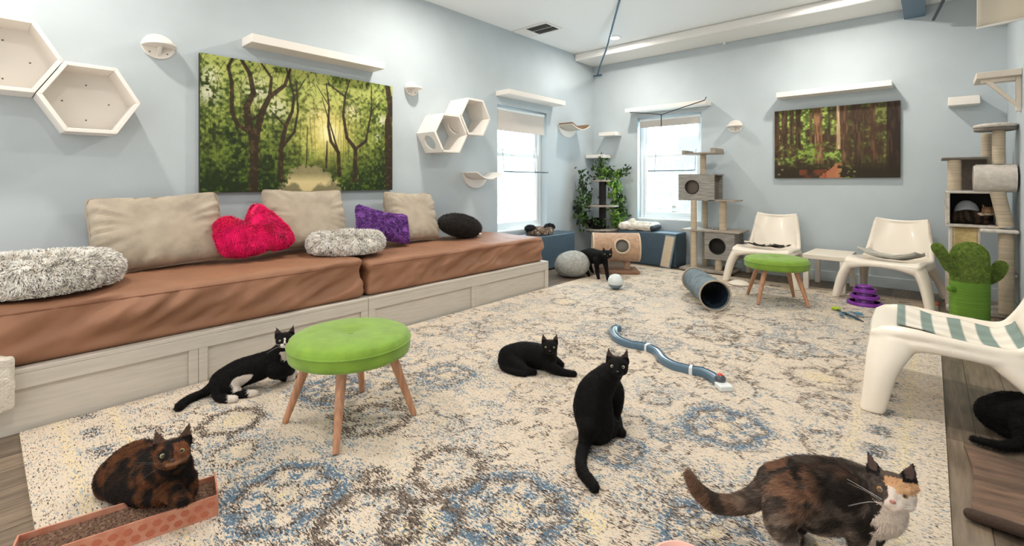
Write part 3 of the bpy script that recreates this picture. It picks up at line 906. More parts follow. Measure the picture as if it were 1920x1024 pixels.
# window perches: thin rods and a mesh deck hung on the glass
ROD = M('dark_rod', (52, 60, 66), .4)
MESHC = M('perch_mesh', (150, 170, 180), .8, alpha=.35)
def wperch(side, a0, a1, z, label, dz=.0):
    e = empty('window_perch', label, 'perch')
    m = wall_mat(side, 0, 0)
    o = MB().tube([(a0, -.06, z), (a0, .16, z - .01), (a1, .16, z - .01), (a1, -.06, z)], .007, 8).build('rod_frame', ROD, e); place(o, m)
    o = MB().grid(lambda u, v: (a0 + (a1 - a0) * u, -.06 + .22 * v, z - .012 - .02 * math.sin(u * math.pi)), 10, 4).build('mesh_deck', MESHC, e, solid=.002); place(o, m)
    for a in (a0, a1):
        o = MB().tube([(a, -.06, z + .0), (a, -.09, z + .28)], .003, 6).build('cable', ROD, e); place(o, m)
        o = MB().ell((a, -.088, z + .28), (.02, .012, .02), 10, 6).build('suction_cup', TRIM, e); place(o, m)
    return e
wperch('L', 4.42, 5.05, 1.27, 'suction mounted perch with dark rods across the left window')
wperch('B', -3.0, -2.42, 1.3, 'suction mounted perch with dark rods across the far window')
# strap under the far shelf
STR = M('black_strap', (28, 30, 34), .7)
o = MB().tube([(-3.24, WB - .235, 2.135), (-2.98, WB - .235, 2.1), (-2.76, WB - .235, 2.06), (-2.5, WB - .24, 2.12), (-2.18, WB - .245, 2.19), (-2.16, WB - .245, 2.23)], .006, 6).tube([(-2.77, WB - .235, 2.06), (-2.77, WB - .235, 1.88)], .007, 6).build('strap', STR)
tag(o, 'black strap slung under the shelf above the far window', 'strap')

# ---------------------------------------------------------------- ceiling fittings
for i, (x, y) in enumerate(SPOTS):
    if i: continue
    e = empty('ceiling_light', 'glowing round recessed ceiling light near the far corner', 'light', (x, y, CEIL))
    MB().lathe([(.062, -.002), (.085, -.002), (.088, -.012), (.064, -.014), (.062, -.002)], 32, cap=False).build('light_trim', WHITE, e)
    lm = bpy.data.materials.new('lamp_glow'); lm.use_nodes = True
    lb = lm.node_tree.nodes['Principled BSDF']; lb.inputs['Emission Color'].default_value = (1, .97, .9, 1); lb.inputs['Emission Strength'].default_value = 12
    MB().lathe([(.001, -.003), (.062, -.003), (.062, -.001), (.001, -.001)], 24).build('light_lens', lm, e)
e = empty('ceiling_vent', 'white ceiling air vent with grey louvres', 'vent', (-3.7, 4.65, CEIL))
MB().box((-.27, -.17, -.012), (.27, .17, -.001)).build('vent_frame', WHITE, e, bevel=.004)
VG = M('vent_louvre_grey', (120, 120, 118), .6)  # grey of the louvre slats
for (a, b2) in ((-.02, .12), (.13, .24)):
    pass
for j, (y0, y1) in enumerate(((-.13, -.01), (.01, .13))):
    g = MB()
    for k in range(8):
        x = -.06 + k * .036
        g.add([(x, y0, -.014), (x + .026, y0, -.024), (x + .026, y1, -.024), (x, y1, -.014)], [(0, 1, 2, 3)])
    g.build('louvre', VG, e, solid=.002)
    MB().box((-.07, y0, -.0135), (.24, y1, -.0125)).build('vent_opening', M('vent_dark', (80, 80, 78), .9), e, smooth=False)
o = MB().tube([(-3.89, 6.4, 2.8), (-3.6, 6.0, 2.84), (-3.2, 5.5, 2.91), (-2.8, 4.95, 2.985), (-2.45, 4.47, 3.047)], .011, 8, sub=4).box((-3.96, 6.38, 2.79), (-3.82, 6.42, 2.805)).build('blue_cable', M('blue_cord', (66, 100, 124), .5))
tag(o, 'thin slate blue cable running down from the ceiling to the far corner', 'cable')
o = MB().tube([(.02, 6.3, 2.75), (.13, 5.7, 2.86), (.25, 5.1, 2.98)], .014, 8, cap='round').build('ceiling_rod', M('dark_steel', (48, 62, 74), .5))
tag(o, 'thin dark rod slanting under the ceiling beside the blue beam', 'rod')
o = MB().lathe([(.012, 0), (.012, .02), (.02, .024), (.02, .03)], 12).build('sprinkler_head', WHITE)
o.location = (-2.0, 6.4, 2.914); tag(o, 'tiny white sprinkler head under the white soffit', 'sprinkler')
e = empty('hanging_canvas', 'cream canvas panel hanging under the ceiling at the upper right', 'hammock', (0, 0, 0))
MB().grid(lambda u, v: (.262 + .27 * u, 5.0 + .06 * math.sin(u * 3) - .02 * v, 2.3 + .02 * u * u - .0 + (.72 * v)), 12, 12).build('canvas_sheet', M('cream_canvas', (226, 214, 194), .85, bump=.2, bscale=200), e, solid=.006)
MB().tube([(.258, 5.0, 2.295), (.535, 5.02, 2.32)], .008, 8).build('hem_rod', WHITE, e)
# ---------------------------------------------------------------- bench platforms and mattresses
def platform(y0, y1, label):
    e = empty('bench_platform', label, 'bench', (-3.5, (y0 + y1) / 2, 0))
    h = (y1 - y0) / 2
    fx, bx, zt = .44, -.485, .29
    MB().box((bx, -h, 0), (fx - .032, h, zt - .022)).build('platform_body', WW, e, smooth=False)
    MB().box((bx, -h, zt - .021), (fx, h, zt)).build('top_board', WW, e, bevel=.003)
    MB().box((fx - .018, -h, zt - .09), (fx, h, zt - .0215)).build('top_rail', WW, e, bevel=.002)
    for (a, b2) in ((-h, -h + .055), (-.045, -.001), (.001, .045), (h - .055, h)):
        MB().box((fx - .018, a, 0), (fx, b2, zt - .0905)).build('stile', WW, e, bevel=.002)
    for (a, b2) in ((-h + .056, -.046), (.046, h - .056)):
        MB().box((fx - .031, a, 0), (fx - .0165, b2, zt - .0905)).build('front_panel', WW, e, smooth=False)
    return e
platform(-.25, 1.878, 'near whitewashed wooden bench platform with recessed front panels, running out of frame')
platform(1.882, 4.04, 'far whitewashed wooden bench platform ending beside the left window')

def mattress(y0, y1, zt, label, seed):
    e = empty('mattress', label, 'mattress', (-3.53, (y0 + y1) / 2, .291))
    hx, hy, H = .445, (y1 - y0) / 2, zt - .291
    # rounded box as a wrapped grid with draped folds
    me_v, me_f = [], []
    nx, ny, nz = 34, 90, 16
    bm = bmesh.new()
    bmesh.ops.create_cube(bm, size=1)
    bm.free()
    mb = MB()
    def face(o, ux, uy, a, b2):
        mb.grid(lambda u, v: (o[0] + ux[0] * u + uy[0] * v, o[1] + ux[1] * u + uy[1] * v, o[2] + ux[2] * u + uy[2] * v), a, b2)
    face((-hx, -hy, H), (2 * hx, 0, 0), (0, 2 * hy, 0), nx, ny)
    face((-hx, -hy, 0), (2 * hx, 0, 0), (0, 2 * hy, 0), nx, ny)
    face((hx, -hy, 0), (0, 2 * hy, 0), (0, 0, H), ny, nz); face((-hx, -hy, 0), (0, 2 * hy, 0), (0, 0, H), ny, nz)
    face((-hx, -hy, 0), (2 * hx, 0, 0), (0, 0, H), nx, nz); face((-hx, hy, 0), (2 * hx, 0, 0), (0, 0, H), nx, nz)
    o = mb.build('mattress_cover', BROWN, e, angle=180)
    co = co_of(o.data)
    P = co.copy()
    r = .045
    q = np.array([hx, hy, H / 2]) - r
    c = P - np.array([0, 0, H / 2])
    inner = np.clip(c, -q, q)
    d = c - inner; L = np.linalg.norm(d, axis=1)
    k = L > 1e-9
    c[k] = inner[k] + d[k] / L[k][:, None] * r
    nrm = np.zeros_like(c); nrm[k] = d[k] / L[k][:, None]
    co = c + np.array([0, 0, H / 2])
    z = co[:, 2] / H
    W = P + seed * 3.1
    # slanted sagging folds on the side, soft dents on top
    diag = np.stack([(W[:, 1] + .7 * (1 - z) * H * (1 + 1.6 * vn(W * [0, 1, 0], 1.7, seed + 30))) * 1.0, z * .3, np.zeros(len(W))], axis=1)
    f1 = fbm(diag, 5.5, seed, 2) - .5
    f2 = fbm(diag * [1, 1, 1], 15, seed + 5, 2) - .5
    side = np.clip(np.abs(nrm[:, 0]) + np.abs(nrm[:, 1]), 0, 1) * (1 - np.abs(nrm[:, 2])) * np.sin(np.clip(z, 0, 1) * math.pi) ** .6
    topm = np.clip(nrm[:, 2], 0, 1)
    dsp = side * (f1 * .14 * (.5 + vn(W * [0, 1, 0], 2.3, seed + 40)) + f2 * .04 - .006) + topm * ((fbm(W, 3.2, seed + 9, 2) - .5) * .028 + (fbm(W * [1, 2.2, 1], 9, seed + 12, 2) - .5) * .012)
    co += nrm * dsp[:, None]
    co[:, 1] = np.clip(co[:, 1], -hy, hy); co[:, 0] = np.maximum(co[:, 0], -hx + .0); co[:, 2] = np.maximum(co[:, 2], 0)
    o.data.vertices.foreach_set('co', co.ravel()); o.data.update()
    # piping along the upper edge
    pp = []
    for i in range(60):
        y = -hy + .04 + (2 * hy - .08) * i / 59
        j = np.argmin((co[:, 1] - y) ** 2 + (P[:, 0] - hx) ** 2 + (P[:, 2] - (H - .03)) ** 2)
        pp.append((co[j, 0] + .0, y, co[j, 2]))
    MB().tube(pp, .0035, 6, sub=2).build('piping', SEAM, e)
    return e
mattress(-.24, 1.87, .575, 'brown canvas mattress on the near bench platform, at lower left', 3)
mattress(1.895, 4.0, .55, 'brown canvas mattress on the far bench platform, lit pale at its window end', 8)

FL = M('cream_fleece', (232, 222, 206), .95, var=.08, vscale=30, bump=1, bscale=90, sheen=.4)
mb = MB().box((-3.10, -.2, .13), (-3.0, .105, .36))
me = remeshed(mb, .012, 10)
co = co_of(me); co += (np.stack([vn(co, 22, k) for k in range(3)], 1) - .5) * .016
me.vertices.foreach_set('co', co.ravel()); me.shade_smooth()
o = mobj('fleece_cover', me, FL); tag(o, 'cream fleece cloth hung over the bench corner at the left edge', 'blanket')

# ---------------------------------------------------------------- pillows
def frame(loc, right, up):
    r = Vector(right).normalized(); u = Vector(up); u = (u - r * u.dot(r)).normalized(); n_ = r.cross(u)
    m = Matrix((r, u, n_)).transposed().to_4x4(); m.translation = Vector(loc)
    return m

def pillow(label, loc, w_, h_, t, lean, seed, roll=0, turn=0):
    """stands on its lower edge, leaning back against the left wall; loc = middle of its lower edge"""
    e = empty('throw_pillow', label, 'pillow', loc, 0, 'beige pillows leaning on the wall above the bench')
    rr = Vector((math.sin(turn), math.cos(turn), math.sin(roll))); up = Vector((-math.sin(lean), 0, math.cos(lean)))
    m = frame((0, 0, 0), rr, up) @ Matrix.Translation((0, h_ / 2, 0))
    n_ = 34
    def sheet(sg):
        def f(u, v):
            a, b2 = u * 2 - 1, v * 2 - 1
            ex = 1 - .045 * (1 - abs(a) ** 3) * 0
            k_ = 1 - .07 * (a * b2) ** 6; px = a * k_ * (w_ / 2) * (1 - .03 * (1 - b2 * b2)); py = b2 * k_ * (h_ / 2) * (1 - .04 * (1 - a * a))
            th = ((1 - a ** 8) * (1 - b2 ** 8)) ** .5 * (1 - .32 * (a * a + b2 * b2) * .5) * t / 2
            return (px, py - .02 * (1 - a * a) * (b2 > 0) * b2, sg * th)
        return f
    mb = MB().grid(sheet(1), n_, n_).grid(sheet(-1), n_, n_)
    o = mb.build('pillow_cover', BEIGE, e, angle=180)
    co = co_of(o.data)
    a = np.abs(co[:, 0]) / (w_ / 2); b2 = np.abs(co[:, 1]) / (h_ / 2)
    S = np.sign(co[:, 2] + 1e-9)
    edge = np.clip(np.maximum(a, b2), 0, 1) ** 3 * (1 - np.clip(np.maximum(a, b2), 0, 1) ** 12)
    ang = np.arctan2(co[:, 1] / h_, co[:, 0] / w_)
    AP = np.stack([np.cos(ang) * 3, np.sin(ang) * 3, S * 2 + seed], 1)
    wr = fbm(AP, 4.5, seed, 2) - .5
    co[:, 2] += S * (edge * wr * .12 + (1 - edge) * (fbm(co, 6, seed, 2) - .5) * .03 * (np.abs(co[:, 2]) > .01))
    o.data.vertices.foreach_set('co', co.ravel())
    o.data.transform(m); o.data.update()
    pts = []
    for i in range(120):
        s_ = i / 120 * 4; k = int(s_); q = (s_ - k) * 2 - 1
        a, b2 = ((q, -1), (1, q), (-q, 1), (-1, -q))[k]
        k_ = 1 - .07 * (a * b2) ** 6
        pts.append(m @ Vector((a * k_ * (w_ / 2) * (1 - .03 * (1 - b2 * b2)), b2 * k_ * (h_ / 2) * (1 - .04 * (1 - a * a)) - .02 * (1 - a * a) * (b2 > 0) * b2, 0)))
    pts.append(pts[0])
    MB().tube(pts, .005, 6).build('piping', M('beige_piping', (168, 150, 128), .9), e)
    return e
pillow('wide beige pillow against the wall, leftmost, behind the pink heart', (-3.67, .80, .585), .72, .50, .2, .34, 2, roll=.05)
pillow('beige square pillow against the wall, behind the small grey fluffy bed', (-3.69, 1.75, .605), .66, .5, .19, .32, 5, roll=-.02)
pillow('beige pillow rightmost on the bench, between purple pillow and dark cushion', (-3.67, 2.78, .57), .60, .5, .19, .34, 9, roll=-.04, turn=-.1)

def arrobj(name, mb, voxel, it, colf, n, L, wd, comb, parent=None, lift=.6, seed=0, **kw):
    me = remeshed(mb, voxel, it)
    co = co_of(me); cols = colf(co)
    f = furred(me, cols, n, L, wd, comb, lift, seed, **kw)
    return mobj(name, f, SHAG, parent)

# pink heart
def heart_pts(s):
    out = []
    for i in range(48):
        t = 2 * math.pi * i / 48
        out.append((16 * math.sin(t) ** 3 * s, (13 * math.cos(t) - 5 * math.cos(2 * t) - 2 * math.cos(3 * t) - math.cos(4 * t)) * s))
    return out
m = frame((-3.6, 1.33, .752), (-.03, 1, .0), (-.3, 0, 1))
mb = MB()
hp = [(-0.303, 0.071), (-0.287, 0.125), (-0.223, 0.145), (-0.157, 0.124), (-0.107, 0.03), (-0.062, 0.14), (-0.005, 0.245), (0.065, 0.2), (0.166, 0.09), (0.236, -0.005), (0.258, -0.062), (0.224, -0.105), (0.053, -0.125), (-0.09, -0.146), (-0.207, -0.143), (-0.262, -0.11), (-0.295, -0.018)]
hp = [tuple(.5 * ((2 * b_) + (c_ - a_) * t + (2 * a_ - 5 * b_ + 4 * c_ - d_) * t * t + (3 * b_ - a_ - 3 * c_ + d_) * t ** 3) for a_, b_, c_, d_ in zip(hp[i - 1], hp[i], hp[(i + 1) % 17], hp[(i + 2) % 17])) for i in range(17) for t in (0, .33, .67)][::-1]
for k in range(9):
    q = k / 8 * 2 - 1; s_ = math.sqrt(max(1 - q * q, .02)) ** .6
    pass
ring = []
for k in range(13):
    q = math.pi * k / 12; s_ = max(math.sin(q), .03) ** .5; zz = -math.cos(q) * .1
    ring.append([(x * (.2 + .72 * s_), y * (.2 + .72 * s_), zz) for x, y in hp])
N_ = len(hp)
mb.add([p for r_ in ring for p in r_], [(i * N_ + k, i * N_ + (k + 1) % N_, (i + 1) * N_ + (k + 1) % N_, (i + 1) * N_ + k) for i in range(12) for k in range(N_)] + [tuple(range(N_))[::-1], tuple(12 * N_ + k for k in range(N_))], 0, m)
o = arrobj('heart_cushion', mb, .014, 6, lambda c: np.tile(lin((236, 16, 100)), (len(c), 1)) * (.72 + .55 * vn(c, 26, 4))[:, None], 24000, .026, .004, (.3, .1, -1), lift=.45, seed=3, clump=16, tipmul=1.25)
tag(o, 'hot pink shaggy heart shaped cushion leaning on the beige pillow', 'cushion')

# purple chenille pillow
m = frame((-3.62, 2.37, .76), (.0, 1, -.22), (-.5, .2, 1))
mb = MB()
def psheet(sg):
    def f(u, v):
        a, b2 = u * 2 - 1, v * 2 - 1
        return (a * .27 * (1 - .03 * (1 - b2 * b2)), b2 * .15 * (1 - .32 * (1 - a * a) * (1 if b2 > 0 else .3)), sg * ((1 - a ** 4) * (1 - b2 ** 4)) ** .5 * .065)
    return f
mb.grid(psheet(1), 20, 20, 0, m).grid(psheet(-1), 20, 20, 0, m)
o = arrobj('chenille_pillow', mb, .012, 3, lambda c: np.tile(lin((140, 84, 172)), (len(c), 1)) * (.55 + .8 * vn(c, 60, 4))[:, None], 12000, .017, .009, (0, 0, -.3), lift=.9, seed=5, clump=40, tipmul=1.1)
tag(o, 'purple chenille pillow with pinched middle between two beige pillows', 'pillow')

# dark fluffy cushion
mb = MB().ell((-3.66, 3.32, .68), (.17, .27, .115), mat=Matrix.Translation((-3.66, 3.32, .68)) @ Matrix.Rotation(-.22, 4, 'X') @ Matrix.Translation((3.66, -3.32, -.68)))
e = empty('fluffy_cushion', 'dark grey brown furry oval cushion at the far end of the bench', 'cushion', (-3.66, 3.32, .56))
o = arrobj('furry_cover', mb, .014, 6, lambda c: np.tile(lin((40, 36, 33)), (len(c), 1)) * (.7 + .8 * vn(c, 26, 4))[:, None], 16000, .025, .003, (.2, .5, -1), lift=.35, seed=6)
o.parent = e; o.matrix_parent_inverse = Matrix.Translation((3.66, -3.32, -.56))
o = MB().box((.155, .12, .03), (.162, .15, .045)).build('care_tag', WHITE, e)

def donut(label, loc, Ro, rt, seed, n, sy=1):
    e = empty('donut_bed', label, 'pet bed', loc, 0, 'round frosted grey donut beds on the bench')
    mb = MB()
    rc = Ro - rt
    mb.tube([(rc * math.cos(2 * math.pi * i / 40), rc * sy * math.sin(2 * math.pi * i / 40), rt * .82) for i in range(41)], rt, 16, cap=False)
    mb.lathe([(.001, .004), (rc, .004), (rc, .04), (.001, .035)], 40, sy=sy)
    me = remeshed(mb, .013, 5)
    co = co_of(me); co[:, 2] = np.maximum(co[:, 2], .002); me.vertices.foreach_set('co', co.ravel())
    base = lin((250, 243, 232)); 
    cols = base[None] * (.75 + .4 * vn(co, 26, seed))[:, None]
    f = furred(me, cols, int(n * 1.35), .021, .0046, lambda p: np.stack([p[:, 0], p[:, 1], np.full(len(p), -.12)], 1), .62, seed, jit=.42, clump=40, tipmul=1.5, dark=(.12, tuple(lin((96, 92, 90)))))
    c2 = co_of(f); c2[:, 2] = np.maximum(c2[:, 2], .0015); f.vertices.foreach_set('co', c2.ravel())
    mobj('shaggy_cover', f, SHAG, e)
    return e
donut('large frosted grey shaggy donut bed at the left end of the bench', (-3.43, .2, .59), .345, .088, 11, 60000)
donut('smaller frosted grey shaggy donut bed lying across the gap between mattresses', (-3.46, 1.93, .585), .29, .082, 12, 42000)

# ---------------------------------------------------------------- stools
def stool(label, loc, rz, seat_r):
    e = empty('upholstered_stool', label, 'stool', loc, rz, 'green velvet stools with wooden legs')
    zt, zb = .412, .312
    mb = MB()
    prof = [(.001, zb), (seat_r * .93, zb), (seat_r * .985, zb + .008), (seat_r, zb + .025), (seat_r, zt - .045), (seat_r * 1.006, zt - .038), (seat_r * .995, zt - .03), (seat_r * .97, zt - .012), (seat_r * .9, zt - .002), (seat_r * .7, zt + .008), (seat_r * .4, zt + .01), (seat_r * .2, zt + .006), (seat_r * .07, zt - .004), (.001, zt - .01)]
    mb.lathe(prof, 64)
    s = mb.build('seat_cushion', GREENV, e, angle=60)
    MB().tube([(seat_r * 1.003 * math.cos(2 * math.pi * i / 64), seat_r * 1.003 * math.sin(2 * math.pi * i / 64), zt - .037) for i in range(65)], .004, 8, cap=False).build('seat_piping', GREENV, s)
    MB().ell((0, 0, zt - .006), (.012, .012, .005), 16, 8).build('tuft_button', GREENV, s)
    for k in range(4):
        a = math.pi / 4 + k * math.pi / 2
        c, s_ = math.cos(a), math.sin(a)
        MB().tube([(c * seat_r * .66, s_ * seat_r * .66, zb + .005), (c * seat_r * 1.07, s_ * seat_r * 1.07, .004)], [.024, .0135], 18).build('leg', LEGW, e)
    return e
stool('large green velvet stool in the foreground with four splayed wooden legs', (-2.05, 1.165, .012), R(4), .275)
stool('farther green velvet stool standing before the two white chairs', (-1.09, 4.99, .012), R(27), .272)

# ---------------------------------------------------------------- moulded plastic chairs
def chair_meshes():
    mb = MB()
    prof = [(-.36, .335), (-.352, .362), (-.325, .378), (-.25, .372), (-.12, .345), (.03, .322), (.12, .322), (.175, .345), (.21, .40), (.245, .50), (.28, .60), (.315, .70), (.322, .716)]
    hw = [.262, .265, .266, .268, .268, .262, .258, .25, .243, .232, .22, .205, .2]
    def f(u, v):
        t = u * (len(prof) - 1); i = min(int(t), len(prof) - 2); k = t - i
        y = prof[i][0] * (1 - k) + prof[i + 1][0] * k; z = prof[i][1] * (1 - k) + prof[i + 1][1] * k; w_ = hw[i] * (1 - k) + hw[i + 1] * k
        a = v * 2 - 1
        lift = .045 * abs(a) ** 3.2 * min(1, max(0, (u - .1) * 5)); lift2 = .05 * abs(a) ** 2.5 if u > .6 else 0
        top = .03 * (abs(a) ** 2) * max(0, (u - .85) / .15)
        if u > .6: return (a * w_, y - lift2 * min(1, (u - .6) * 4), z + top)
        return (a * w_, y, z + lift)
    n1, n2 = 40, 26
    g1 = [f(i / (n1 - 1), j / (n2 - 1)) for i in range(n1) for j in range(n2)]
    # give the sheet a body: offset copy
    off = []
    for i in range(n1):
        for j in range(n2):
            a = Vector(g1[min(i + 1, n1 - 1) * n2 + j]) - Vector(g1[max(i - 1, 0) * n2 + j]); b_ = Vector(g1[i * n2 + min(j + 1, n2 - 1)]) - Vector(g1[i * n2 + max(j - 1, 0)])
            nn = a.cross(b_).normalized()
            off.append(Vector(g1[i * n2 + j]) + nn * .018)
    N = n1 * n2
    fs = []
    for i in range(n1 - 1):
        for j in range(n2 - 1):
            q = (i * n2 + j, (i + 1) * n2 + j, (i + 1) * n2 + j + 1, i * n2 + j + 1)
            fs.append(q); fs.append(tuple(N + k for k in q[::-1]))
    for i in range(n1 - 1):
        for j in (0, n2 - 1): fs.append((i * n2 + j, (i + 1) * n2 + j, N + (i + 1) * n2 + j, N + i * n2 + j))
    for j in range(n2 - 1):
        for i in (0, n1 - 1): fs.append((i * n2 + j, i * n2 + j + 1, N + i * n2 + j + 1, N + i * n2 + j))
    mb.add(g1 + [tuple(p) for p in off], fs)
    def loft(rings, seg=20):
        P = []
        for i in range(len(rings) - 1):
            a_, b_, c_, d_ = (np.array(rings[k]) for k in (max(i - 1, 0), i, i + 1, min(i + 2, len(rings) - 1)))
            for q in range(4):
                t = q / 4; P.append(.5 * (2 * b_ + (c_ - a_) * t + (2 * a_ - 5 * b_ + 4 * c_ - d_) * t * t + (3 * b_ - a_ - 3 * c_ + d_) * t ** 3))
        P.append(np.array(rings[-1]))
        vs = [(p[0] + p[3] * math.cos(2 * math.pi * k / seg), p[1] + p[4] * math.sin(2 * math.pi * k / seg), p[2]) for p in P for k in range(seg)]
        n = len(P)
        mb.add(vs, [(i * seg + k, i * seg + (k + 1) % seg, (i + 1) * seg + (k + 1) % seg, (i + 1) * seg + k) for i in range(n - 1) for k in range(seg)] + [tuple(range(seg))[::-1], tuple((n - 1) * seg + k for k in range(seg))])
    for s in (-1, 1):
        mb.tube([(s * .262, -.33, .355), (s * .272, -.2, .37), (s * .268, 0, .355), (s * .258, .14, .355), (s * .245, .2, .42), (s * .228, .25, .54), (s * .205, .29, .7)], [.026, .026, .024, .024, .024, .022, .019], 12, sub=4, cap='round')
        loft([(s * .345, -.352, 0, .036, .05), (s * .328, -.335, .1, .04, .056), (s * .305, -.315, .2, .044, .068), (s * .276, -.288, .28, .048, .088), (s * .25, -.262, .345, .05, .1)])
        loft([(s * .318, .325, 0, .03, .042), (s * .3, .27, .12, .034, .048), (s * .28, .2, .21, .04, .062), (s * .262, .14, .28, .042, .08), (s * .25, .1, .34, .04, .09)])
        mb.tube([(s * .268, -.3, .315), (s * .272, -.15, .328), (s * .272, 0, .32), (s * .265, .12, .31)], [.036, .03, .026, .03], 12, sub=4, cap='round')
        mb.tube([(s * .27, -.3, .29), (s * .272, -.18, .305)], [.03, .014], 12, sub=4, cap='round')
        mb.tube([(s * .24, -.33, .32), (s * .12, -.345, .34), (0, -.35, .345)], [.04, .026, .022], 12, sub=4, cap='round')
    mb.tube([(-.26, -.345, .352), (0, -.35, .352), (.26, -.345, .352)], .02, 12, cap='round')
    mb.tube([(-.2, .3, .728), (-.1, .318, .712), (0, .322, .706), (.1, .318, .712), (.2, .3, .728)], .016, 12, sub=4, cap='round')
    me = remeshed(mb, .0075, 7)
    co = co_of(me); co[:, 2] = np.maximum(co[:, 2], 0)
    me.vertices.foreach_set('co', co.ravel())
    parts = {}
    fc = np.empty(len(me.polygons) * 3); me.polygons.foreach_get('center', fc); fc = fc.reshape(-1, 3)
    x, y, z = fc[:, 0], fc[:, 1], fc[:, 2]
    lab = np.zeros(len(fc), int)
    lab[(y > .165) & (z > .33)] = 1
    leg = (z < .3 + .03 * (y < 0)) & (np.abs(x) > .18) & (lab == 0)
    lab[leg & (y < 0) & (x < 0)] = 2; lab[leg & (y < 0) & (x > 0)] = 3; lab[leg & (y >= 0) & (x < 0)] = 4; lab[leg & (y >= 0) & (x > 0)] = 5
    polys = [tuple(p.vertices) for p in me.polygons]
    out = []
    for k in range(6):
        sel = np.nonzero(lab == k)[0]
        used = sorted({v for i in sel for v in polys[i]})
        mp_ = {v: i for i, v in enumerate(used)}
        m_ = bpy.data.meshes.new('p'); m_.from_pydata(co[used].tolist(), [], [tuple(mp_[v] for v in polys[i]) for i in sel])
        m_.shade_smooth(); out.append(m_)
    return out
cm = chair_meshes()
first = None
def chair(label, loc, rz, s):
    global first
    if first is None:
        e = empty('moulded_chair', label, 'chair', loc, rz, 'white moulded plastic low chairs')
        for nm, m_ in zip(('seat', 'backrest', 'leg', 'leg', 'leg', 'leg'), cm): mobj(nm, m_, PLAST, e)
        first = e
    else:
        e = copy_tree(first); e.location = loc; e.rotation_euler = (0, 0, rz); e['label'] = label
    e.scale = (s, s, s)
    return e
CH_A = chair('white plastic chair left of the small white table, behind the green stool', (-1.385, 6.0, .012), R(-2), 1.02)
CH_B = chair('white plastic chair right of the small white table, folded grey blanket on it', (-.28, 5.87, .012), R(-11), 1.02)
CH_C = chair('white plastic chair nearest the camera at the right edge, striped towel on it', (.135, 3.27, .012), R(-88), 1.03)

def cloth(name, label, cat, base, rz, fn, nu, nv, colfn, th=.006, extra=0):
    """fn(u,v) -> local xyz on the chair seat"""
    P = np.array([fn(i / (nu - 1), j / (nv - 1)) for i in range(nu) for j in range(nv)])
    U = np.array([(i / (nu - 1), j / (nv - 1)) for i in range(nu) for j in range(nv)])
    idx = np.arange(nu * nv).reshape(nu, nv)
    F = np.stack([idx[:-1, :-1], idx[1:, :-1], idx[1:, 1:], idx[:-1, 1:]], axis=-1).reshape(-1, 4)
    me = bpy.data.meshes.new(name); me.from_pydata(P.tolist(), [], F.tolist()); set_col(me, lin(colfn(U[:, 0], U[:, 1]))); me.shade_smooth()
    o = mobj(name, me, M('woven_cloth', attr='Col', rough=.9, bump=.3, bscale=200))
    o.location = base; o.rotation_euler = (0, 0, rz)
    s = o.modifiers.new('s', 'SOLIDIFY'); s.thickness = th; s.offset = 1
    return tag(o, label, cat)
def seat_z(y, a=0):
    ys = [-.36, -.33, -.25, -.12, .03, .12, .175, .21, .245]; zs = [.36, .383, .377, .349, .326, .326, .35, .405, .5]
    return np.interp(y, ys, zs) * 1.03 + .045 * abs(a) ** 3.2
def stripes(U, V):
    s = (U * 4.2 + .1) % 1.0
    c = np.where((s < .45)[:, None], np.array([[132, 150, 142.]]), np.array([[238, 230, 216.]]))
    s2 = (V * 26) % 1.0
    return c * (1 - .05 * (s2 < .5))[:, None]
cloth('striped_towel', 'green grey and white striped towel lying on the nearest white chair', 'towel', (.135, 3.27, .016), R(-88),
      lambda u, v: (-.22 + .42 * v + .01 * math.sin(u * 9), -.27 + .46 * u, seat_z((-.27 + .46 * u) / 1.03, (-.22 + .42 * v) / .27) + .005 * math.sin(u * 13 + v * 5) + .008), 60, 30, stripes)
def pat(U, V):
    P = np.stack([U, V, U * 0], 1); n_ = vn(P, 14, 3) * .6 + .4 * ((U * 9).astype(int) + (V * 7).astype(int)) % 2
    return np.where((n_ > .6)[:, None], np.array([[62, 62, 60.]]), np.array([[226, 218, 204.]]))
cloth('patterned_pad', 'black and white patterned seat pad on the chair behind the green stool', 'seat pad', (-1.385, 6.0, .016), R(-2),
      lambda u, v: (-.2 + .4 * u, -.22 + .34 * v, seat_z((-.22 + .34 * v), (-.2 + .4 * u) / .27) + .036 + .012 * math.sin(u * 11) * math.sin(v * 4 + 1)), 60, 30, pat, .014)
for k in range(1):
    e = empty('folded_blanket', 'folded grey and white blanket on the chair right of the table', 'blanket', (-.28, 5.87, .016), R(-11))
    for q in range(3):
        z0 = .03 + q * .012
        o = MB().grid(lambda u, v: (-.22 + .44 * u, -.2 + .33 * v - q * .01, seat_z(-.2 + .33 * v, (-.22 + .44 * u) / .27) + z0 + .03 * (abs(u - .5) * 2) ** 2 + .003 * math.sin(u * 16 + q)), 30, 16).build('blanket_layer', M('blanket_%s' % ('grey', 'white', 'pale')[q], ((168, 170, 166), (226, 222, 212), (196, 194, 186))[q], .95, bump=.4, bscale=150), e, solid=.01)

# small white side table
e = empty('side_table', 'small square white side table between the two far white chairs', 'table', (-.815, 5.97, .0), R(-3))
MB().box((-.19, -.21, .33), (.19, .36, .378)).build('table_top', M('white_pebbled_top', (232, 222, 206), .6, bump=.3, bscale=120), e, bevel=.006)
for sx in (-1, 1):
    for y in (-.205, .31):
        MB().box((sx * .162 - .024, y, .013 if y < 0 else .0), (sx * .162 + .024, y + .048, .3295)).build('leg', WHITEL, e, bevel=.003)

